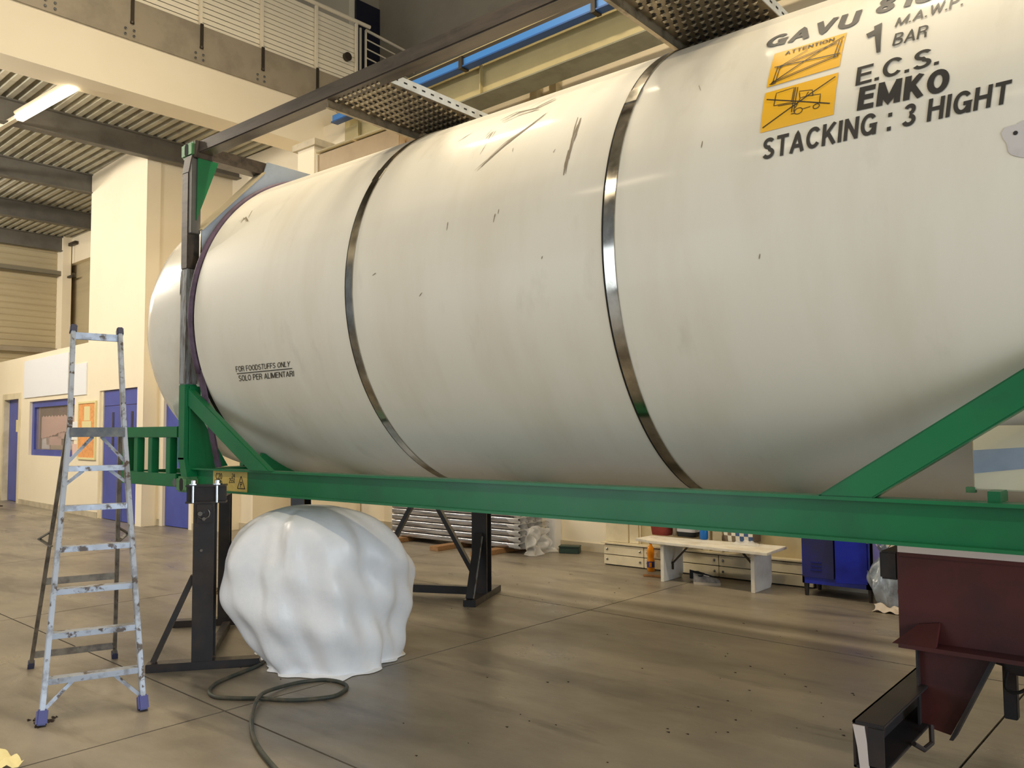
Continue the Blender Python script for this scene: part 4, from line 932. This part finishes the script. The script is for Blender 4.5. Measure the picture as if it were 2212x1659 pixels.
# ================================================================== BENCH AND WHAT IS ON IT
bx0,bx1,by0,by1,bz = 1.27,2.77,4.46,4.98,.42
bn = thing('bench', 'low white board bench with two slab legs under the green rail', 'bench', ((bx0+bx1)/2,4.7,0))
obj('seat', MB().prism([(1.20,4.62,bz-.028),(1.45,by0+.06,bz-.028),(2.77,by0-.04,bz-.028),(2.74,by1,bz-.028),(1.22,by1-.06,bz-.028)], (0,0,.028)), M['bench'], bn, bevel=.003)
for x in (1.55,2.55):
    lg = obj('leg', MB().prism([(x,4.55,.001),(x,4.93,.001),(x,4.97,.05),(x,4.97,bz-.028),(x,4.55,bz-.028)], (.035,0,0)), M['benchleg'], bn, bevel=.003)
    obj('leg_edge', MB().box((x-.001,4.546,.002),(x+.036,4.552,bz-.03)), M['bench'], lg)
obj('bracket', MB().bar((1.59,4.72,.17),(1.80,4.72,.385),.03,.012).bar((1.592,4.72,.11),(1.592,4.72,.19),.03,.01), M['clamp'], bn)
obj('bracket', MB().bar((2.54,4.72,.20),(2.36,4.72,.385),.03,.012), M['clamp'], bn)
# low sectional panels behind the bench
y0 = 5.13
sp = thing('sectional_panels', 'low cream sectional panels with bolts standing behind the bench', 'panels', (1.7,y0,0))
xsn = (.45,1.0,1.93,2.95)
for r in range(2):
    for c in range(3):
        z0 = .012+r*.118
        pn_ = obj('panel', MB().box((xsn[c]+.004,y0-.012,z0),(xsn[c+1]-.004,y0+.02,z0+.110)), M['creamgl'], sp, bevel=.003)
        for xx in (xsn[c]+.05, xsn[c+1]-.05):
            obj('panel_bolt', MB().lathe((xx,y0-.012,z0+.06), [(.013,0),(.013,-.008),(.006,-.011)], 10, 'y'), M['bolt'], pn_)
obj('ledge', MB().box((.42,y0-.03,.252),(2.97,y0+.12,.268)), M['creamgl'], sp)
obj('backing', MB().box((.45,y0+.02,.0),(2.95,y0+.06,.25)), M['gap'], sp)
for x0_,x1_ in ((.45,.76),(.78,.90),(1.72,1.80),(1.84,1.95)):
    obj('upper_panel', MB().box((x0_,y0+.04,.272),(x1_,y0+.07,1.0)), M['creamgl'], sp)
obj('upper_panel', MB().box((.90,y0+.09,.268),(3.0,y0+.12,1.0)), M['beige'], sp)
obj('plinth_step', MB().box((2.98,4.98,0),(3.0,5.7,.16)), M['plinth'], sp) if False else None
tag(obj('floor_upstand', MB().box((2.45,5.2,.0),(4.6,5.7,.15)), M['plinth']), 'low concrete upstand on the floor beside the blue locker', 'upstand')
def bottle(name, label, P, hgt, r, m, cap, lab, cat='bottle'):
    b = thing(name, label, cat, P)
    obj('body', MB().lathe(P, [(r*.8,0),(r,.012),(r,hgt*.36),(r*.84,hgt*.44),(r*.82,hgt*.48),(r*.98,hgt*.58),(r*.98,hgt*.68),(r*.80,hgt*.78),(r*.42,hgt*.87),(r*.32,hgt*.89),(r*.32,hgt*.93)], 20), m, b, smooth=50)
    obj('cap', MB().lathe(P+Z(hgt*.93), [(r*.42,0),(r*.42,hgt*.065),(r*.36,hgt*.07)], 14), cap, b)
    if lab: obj('label', MB().lathe(P+Z(hgt*.14), [(r*1.015,0),(r*1.015,hgt*.20)], 20), lab, b, smooth=50)
    return b
ob = bottle('drink_bottle', 'orange soft drink bottle with dark cap on the floor left of the bench', fl((1406,1234)), .335, .044, M['orange'], M['label'], M['label'])
P = fl((1406,1234)); v_ = (Vector(CAM)-P); v_.z = 0; v_.normalize(); s_ = Vector((-v_.y,v_.x,0))
obj('label_panel', MB().obox(P+v_*.0495-s_*.02+Z(.055), s_*.03, v_*.003, Z(.05)), M['orange'], ob)
tb = lambda q: on(q, z=bz+.001)
P = tb((1521,1165)); bottle('water_bottle', 'small blue plastic bottle standing on the bench', P, .24, .045, M['bluebottle'], M['signwhite'], None)
P = tb((1456,1157))+Vector((.01,0,0)); bottle('glass_bottle', 'small clear bottle between the red bag and the teal bag', P, .24, .024, M['clear'], M['bolt'], None)
def bag(name, label, P, sx, sy, sz, parts, cat='bag', seed=1):
    """soft bag: list of (z0,z1,material,name) stacked bands of one lumpy body"""
    random.seed(seed); p1, p2 = random.uniform(0,6), random.uniform(0,6)
    b = thing(name, label, cat, P)
    for z0,z1,m,nm in parts:
        def fn(u, v):
            a = 2*PI*u; t = z0+(z1-z0)*v
            k = (abs(math.cos(a))**4+abs(math.sin(a))**4)**-.25
            w = (1-.12*(1-t)**4-.35*max(0,t-.8)/.2)*(1+.04*math.sin(3*a+p1+4*t)+.02*math.sin(7*a+p2))
            return P+Vector((sx/2*k*w*math.cos(a), sy/2*k*w*math.sin(a), sz*t+.001))
        mb = MB().grid(fn, 40, 8)
        if z0 == 0: mb.f.append(tuple(range(40)))
        if z1 == 1: mb.f.append(tuple(8*41+i for i in range(40)))
        obj(nm, mb, m, b, smooth=60)
    return b
bag('red_bag', 'dark red fabric bag at the left end of the bench', tb((1425,1156))+Vector((0,.05,0)), .24, .16, .27, [(0,.9,M['redbag'],'body'),(.9,1,M['bagblack'],'zip_band')], seed=2)
bag('sports_bag', 'teal bag with grey band and black base in the middle of the bench', tb((1481,1160))+Vector((0,.06,0)), .25, .17, .30, [(0,.18,M['bagblack'],'base_panel'),(.18,.40,M['baggrey'],'grey_band'),(.40,1,M['bagblue'],'body')], seed=5)
P = tb((1600,1170))+Vector((0,.03,0))
cbg = thing('checked_bag', 'brown and blue checked shopping bag on the right of the bench', 'bag', P)
for i in range(7):
    for j in range(4):
        m = (M['checkw'] if (i+j) % 2 else (M['checkg'] if i < 3 else M['checkb']))
        def fn(u, v, i=i, j=j):
            x = -.16+.32*(i+u)/7; z = .25*(j+v)/4
            return P+Vector((x, -.075-.02*math.cos(x*9)-.012*math.sin(z*16), z+.001))
        obj('check_patch', MB().grid(fn, 2, 2), m, cbg, smooth=True)
mb = MB().grid(lambda u,v: P+Vector((-.16+.32*u, -.07+.19*v, .25)), 4, 3); mb.grid(lambda u,v: P+Vector((.16, -.09+.2*u, .25*v+.001)), 3, 3); mb.grid(lambda u,v: P+Vector((-.16, -.09+.2*u, .25*v+.001)), 3, 3); mb.grid(lambda u,v: P+Vector((-.16+.32*u, .10, .25*v+.001)), 3, 3)
obj('bag_body', mb, M['checkg'], cbg)
obj('handle', MB().tube([P+Vector((-.19,-.06,.003)), P+Vector((-.18,-.08,.05)), P+Vector((-.15,-.08,.12)), P+Vector((-.12,-.07,.2))], .008, 6), M['checkg'], cbg)
P = tb((1612,1176))+Vector((.02,-.01,0))
tag(obj('plastic_bag', MB().grid(lambda u,v: P+Vector((-.15+.30*u, -.09+.16*v, .004+.035*abs(math.sin(5*u+4*v))*math.sin(PI*u)*math.sin(PI*v)+.02*math.sin(11*u)**2*math.sin(PI*v))), 18, 10), M['film'], smooth=True), 'crumpled clear plastic bag lying before the checked bag', 'plastic bag')
def shoe(label, O, dr, m):
    s_ = Vector((-dr.y,dr.x,0)); t = thing('sneaker', label, 'shoe', O, 'worn sneakers under the bench')
    Wd = lambda u: .040*(1-.25*(1-u))*(1-max(0,(u-.72)/.28)**2*.55)*(1-max(0,(.12-u)/.12)**2*.96)
    def up(u, v):
        a = PI*v; hgt = .075-.035*max(0,(u-.35)/.65)+.018*max(0,(.35-u)/.35)
        if u > .9: hgt *= 1-(u-.9)*3
        return O+dr*(.27*u)+s_*(Wd(u)*math.cos(a))+Z(.024+hgt*math.sin(a)**.7 if 0 < v < 1 else .024)
    obj('upper', MB().grid(up, 18, 14), m, t, smooth=True)
    n = 18; ol = [O+dr*(.275*k/n)+s_*(Wd(k/n)*1.1) for k in range(n+1)]+[O+dr*(.275*k/n)-s_*(Wd(k/n)*1.1) for k in range(n,-1,-1)]
    obj('sole', MB().prism([p_+Z(.001) for p_ in ol], (0,0,.026)), M['sole'], t)
    obj('opening', MB().lathe(O+dr*.075+Z(.085), [(.030,0),(.034,.012),(.026,.018),(.02,.004)], 14), M['shoedark'], t)
    obj('lace_strip', MB().grid(lambda u,v: up(.38+.22*u,.38+.24*v)+Z(.004), 5, 4), M['bagblack'] if m is M['shoedark'] else M['signwhite'], t, smooth=True)
    return t
o_ = fl((1498,1262)); dr = Vector((.93,.36,0)).normalized()
shoe('pale grey worn sneaker under the bench, the nearer one', o_, dr, M['shoe'])
shoe('dark grey worn sneaker under the bench, behind the pale one', fl((1490,1254)), Vector((.98,.18,0)).normalized(), M['shoedark'])
a_, b_ = fl((1390,1245)), fl((1432,1248))
tag(obj('wood_stick', MB().bar(a_+Z(.012), b_+Z(.012), .03, .022), M['wood'], bevel=.003), 'short wooden stick on the floor against the left bench leg', 'stick')
# ================================================================== LOCKER AND BAGS
lk = thing('locker', 'blue two door metal locker on dark feet with one door ajar', 'locker', (3.3,4.95,0))
lx0,lx1,ly0,ly1,lz0,lz1 = 2.98,3.63,4.75,5.17,.12,1.02
mb = MB().box((lx0,ly0,lz0),(lx1,ly1,lz0+.07)).box((lx0,ly0,lz1-.04),(lx1,ly1,lz1)).box((lx0,ly0,lz0),(lx0+.02,ly1,lz1)).box((lx1-.02,ly0,lz0),(lx1,ly1,lz1)).box((lx0,ly1-.02,lz0),(lx1,ly1,lz1)).box((3.30,ly0,lz0+.07),(3.32,ly1,lz1)).box((lx1-.06,ly0,lz0),(lx1,ly0+.02,lz1))
obj('body', mb, M['lockblue'], lk)
obj('interior', MB().box((3.322,ly0+.05,lz0+.071),(lx1-.021,ly1-.021,lz1-.041)), M['dark'], lk)
dl_ = obj('door', MB().box((lx0+.012,ly0-.014,lz0+.06),(3.285,ly0-.001,lz1-.02)), M['lockdark'], lk, bevel=.003, label='closed left door with vents')
for k in range(3): obj('vent_slot', MB().obox((3.07,ly0-.022,lz0+.13+k*.035), (.10,0,0), (0,.009,0), (0,-.006,.009)), M['lockblue'], dl_)
hp = Vector((3.585,ly0-.004,0)); ang = math.radians(197)
dv = Vector((math.cos(ang),math.sin(ang),0)); dn_ = Vector((-dv.y,dv.x,0))
dr_ = obj('door', MB().obox(hp+Z(lz0+.045), dv*.275, dn_*.014, Z(lz1-lz0-.08)), M['lockblue'], lk, bevel=.003, label='brighter right door standing ajar')
obj('door_handle', MB().obox(hp+dv*.22+dn_*.014+Z(.62), dv*.03, dn_*.02, Z(.10)), M['bolt'], dr_)
for k in range(3): obj('hinge', MB().lathe((3.592,ly0-.012,lz0+.12+k*.3), [(.007,0),(.007,.06)], 8), M['bolt'], lk)
for x in (lx0+.03,lx1-.03):
    for y in (ly0+.03,ly1-.05): obj('leg', MB().lathe((x,y,0), [(.018,0),(.026,lz0)], 10), M['trailerdk'], lk)
P = Vector((3.80,4.66,0))
def binbag(u, v):
    a = 2*PI*u; r = (.12*math.sin(PI*min(1,.12+v*.88))**.6+.02)*(1+.16*math.sin(3*a+5*v)+.09*math.sin(7*a-8*v)+.06*math.sin(13*a+11*v))
    if v > .8: r *= (1-v)*2.5+.5
    return P+Vector((r*math.cos(a)-.04*v, r*math.sin(a)*.9, .001+.46*v))
mb = MB().grid(binbag, 48, 28); mb.f.append(tuple(range(48)))
bb_ = thing('bin_bag', 'translucent grey bin bag slumped beside the blue locker', 'bag', P)
obj('bag_body', mb, M['bagfilm'], bb_, smooth=True)
obj('knot', MB().grid(lambda u,v: P+Vector((-.05+.06*v*math.cos(2*PI*u)*(1+.3*math.sin(6*PI*u)), .05*v*math.sin(2*PI*u), .46+.09*v+.02*math.sin(10*PI*u))), 20, 4), M['bagfilm'], bb_, smooth=True)
c_ = fl((1922,1318))+Vector((.05,-.07,0))
tag(obj('white_rag', MB().grid(lambda u,v: c_+Vector((-.16+.30*u+.02*math.sin(6*v), -.10+.22*v, .004+.045*math.sin(PI*v)*abs(math.sin(4*u+2*v))+.02*math.sin(9*u+3)**2)), 18, 14), M['cloth'], smooth=True), 'off-white cloth crumpled on the floor by the bin bag', 'cloth')
P = fl((1942,1338))+Vector((.07,.05,0))
cr_ = thing('carrier_bag', 'red and blue glossy carrier bag half hidden behind the trailer', 'bag', P)
obj('red_side', MB().grid(lambda u,v: P+Vector((-.055+.01*math.sin(4*v)+.02*u, -.10+.2*u, .002+.25*v-.03*u*v)), 6, 8), M['red'], cr_, smooth=True)
obj('blue_side', MB().grid(lambda u,v: P+Vector((-.05+.12*u, .10+.01*math.sin(5*v), .002+.30*v)), 6, 8), M['bluered'], cr_, smooth=True)
obj('bag_body', MB().prism([P+Vector((-.04,-.10,.001)),P+Vector((.07,-.10,.001)),P+Vector((.07,.10,.001)),P+Vector((-.03,.10,.001))], (0,0,.24)), M['red'], cr_)
# ================================================================== PROFILE STACK
pw, phh = .136, .076
px0_, px1_ = -3.28, -.93
def rr(w, h, r=.02):
    out = []
    for cx_,cy_,a0_ in ((w/2-r,h/2-r,0),(-w/2+r,h/2-r,90),(-w/2+r,-h/2+r,180),(w/2-r,-h/2+r,270)):
        out += [(cx_+r*math.cos(math.radians(a0_+k*30)), cy_+r*math.sin(math.radians(a0_+k*30))) for k in range(4)]
    return out
first = None
ordn = ('lowest','second','third','fourth','fifth','topmost'); coln = ('front','second','third','rear')
for c in range(4):
    for r in range(6):
        O = Vector((px0_, 5.16+c*.155, .065+.04+r*.082))
        lab = 'shiny foil-wrapped profile, %s in the %s column of the stack' % (ordn[r]+' one' if r in (0,5) else ordn[r]+' from below', coln[c])
        if first is None:
            first = thing('wrapped_profile', lab, 'profile', O, 'foil-wrapped profiles stacked at the back wall')
            obj('wrapped_body', MB().sect(O, (px1_,O.y,O.z), rr(pw,phh)), M['foil'], first, smooth=40)
            obj('end_opening', MB().sect((px1_,O.y,O.z), (px1_+.003,O.y,O.z), rr(pw*.78,phh*.62,.015)), M['foild'], first)
            def slv(u, v):
                a = 2*PI*u; k = (abs(math.cos(a))**4+abs(math.sin(a))**4)**-.25; g = 1+.06*v*(.5+.5*math.sin(5*a))
                return Vector((px1_-.10+.20*v+.02*math.sin(4*a), O.y+pw/2*1.02*k*math.cos(a)*g, O.z+phh/2*1.02*k*math.sin(a)*(1+.02*v)))
            obj('film_sleeve', MB().grid(slv, 28, 5), M['film'], first, smooth=True)
        else:
            copy_thing(first, O-first.location, lab, 'foil-wrapped profiles stacked at the back wall')
def filmf(u, v):
    f_ = math.sin(9*u+5*v)*math.sin(7*v+1)
    return Vector((px1_+.21+.06*f_+.10*v*v+.03*math.sin(23*u+4*v), 5.04+.50*u+.02*math.sin(17*v+6*u), max(.34*(1-v)**1.2+.02*math.sin(13*u+8*v), .004)))
fm = MB().grid(filmf, 44, 24)
tag(obj('loose_film', fm, M['film'], smooth=True), 'loose stretch film hanging off the near end of the profile stack', 'plastic film')
for k,(q,ln) in enumerate((((823,1174),'leftmost timber bearer under the foil profile stack'),((928,1189),'middle timber bearer under the foil profile stack'),((1015,1202),'right-hand timber bearer under the foil profile stack'))):
    P = fl(q)
    tag(obj('timber_bearer', MB().box((P.x,P.y,.0),(P.x+.16,5.75,.062)), M['timber'], bevel=.004), ln, 'timber', 'timber bearers under the profile stack')
P = fl((1228,1197))
gb = thing('green_box', 'flat dark green box on the floor near the back wall', 'box', P)
obj('box_base', MB().obox(P+Vector((-.14,-.02,.001)), (.25,.10,0), (-.08,.16,0), (0,0,.07)), M['greenbox'], gb, bevel=.006)
obj('lid', MB().obox(P+Vector((-.145,-.025,.072)), (.26,.105,0), (-.083,.165,0), (0,0,.022)), M['greenbox'], gb, bevel=.006)
# ================================================================== TRAILER
tr = thing('trailer', 'dark oxide-red trailer chassis with rear bumper under the right end of the tank', 'trailer', (6.5,1.22,0))
for y in (.60,1.84):
    bmn = obj('chassis_beam', MB().box((4.98,y-.006,.70),(9.5,y+.006,1.065)).box((5.0,y-.10,.685),(9.5,y+.10,.702)).box((4.99,y-.012,1.05),(9.5,y+.09,1.065)), M['trailer'], tr)
    obj('top_strip', MB().box((4.985,y-.014,1.066),(9.5,y+.07,1.14)), M['whitestrip'], bmn, label='whitish packing strip on top of the chassis beam')
    obj('flange_wedge', MB().prism([(4.975,y-.10,.70),(5.14,y-.10,.70),(5.14,y-.02,.79),(5.06,y-.02,.775)], (0,.03,0)), M['trailer'], bmn)
    obj('bumper_bracket', MB().prism([(5.05,y-.008,.685),(5.33,y-.008,.685),(5.165,y-.008,.34),(5.05,y-.008,.36)], (0,.016,0)), M['trailerdk'] if y > 1 else M['trailer'], tr)
    obj('bracket_flange', MB().prism([(5.33,y-.04,.685),(5.345,y-.04,.685),(5.18,y-.04,.33),(5.165,y-.04,.33)], (0,.09,0)), M['trailerdk'], tr)
    obj('bracket_flange', MB().box((5.05,y-.04,.36),(5.058,y+.05,.685)), M['trailerdk'], tr)
obj('rear_cross_member', MB().box((4.90,.62,.94),(4.975,1.15,1.06)), M['trailerdk'], tr, bevel=.008)
bpz0, bpz1 = .355, .525
bu = obj('bumper', MB().box((4.975,-.02,bpz0),(4.987,2.46,bpz1)).box((4.975,-.02,bpz1-.012),(5.085,2.46,bpz1)).box((4.975,-.02,bpz0),(5.085,2.46,bpz0+.012)), M['trailerdk'], tr, bevel=.002, label='dark channel bumper across the rear')
obj('bumper_end', MB().box((5.03,-.026,bpz0+.02),(5.085,-.018,bpz1-.015)), M['trailerdk'], bu)
obj('bumper_reflector', MB().prism([(4.978,-.028,bpz1-.014),(5.018,-.028,bpz1-.014),(5.026,-.028,bpz1-.07),(5.032,-.028,bpz0+.005),(5.00,-.028,bpz0+.004),(4.992,-.028,bpz1-.09)], (0,.008,0)), M['whitestrip'], bu)
obj('bumper_hook', MB().tube([(5.10,.30,.375),(5.12,.36,.34),(5.13,.44,.345),(5.12,.48,.40)], .010, 8), M['trailerdk'], bu)
lm = obj('junction_box', MB().box((5.24,1.30,.44),(5.36,1.50,.60)), M['trailerdk'], tr, bevel=.01)
obj('plug', MB().tube([(5.235,1.33,.55),(5.20,1.31,.55)], .022, 10), M['whitestrip'], lm)
obj('cable', MB().tube(catmull([Vector(p_) for p_ in ((5.26,1.28,.46),(5.25,1.27,.39),(5.29,1.27,.37),(5.34,1.28,.40),(5.37,1.30,.46))], 5), .008, 6), M['gap'], lm)
a_ = on((2183,1552), y=1.6)
obj('prop_leg', MB().box((a_.x-.025,1.58,a_.z),(a_.x+.035,1.64,.69)), M['trailerdk'], tr, bevel=.004)
obj('prop_leg_sleeve', MB().box((a_.x-.035,1.57,.42),(a_.x+.05,1.65,.69)), M['trailerdk'], tr, bevel=.004)
obj('bolster', MB().box((5.70,.62,1.142),(5.90,1.84,1.165)), M['trailer'], tr)
obj('side_channel', MB().box((5.30,1.70,.54),(9.0,1.76,.62)), M['trailerdk'], tr)
for k in range(4): obj('marker_light', MB().lathe((5.46+.055*k,1.695,.60), [(.018,0),(.012,-.006)], 10, 'y'), M['whitestrip'], tr)
for y in (.22,1.96):
    wv = obj('wheel', MB().lathe((7.6,y,.48), [(.2,0),(.44,.0),(.48,.04),(.48,.24),(.44,.28),(.2,.28)], 28, 'y'), M['bagblack'], tr, smooth=40)
obj('axle', MB().tube([(7.6,.3,.48),(7.6,2.1,.48)], .06, 12), M['trailerdk'], tr)
for y in (.60,1.84): obj('spring_hanger', MB().box((7.5,y-.04,.48),(7.7,y+.04,.69)), M['trailerdk'], tr)
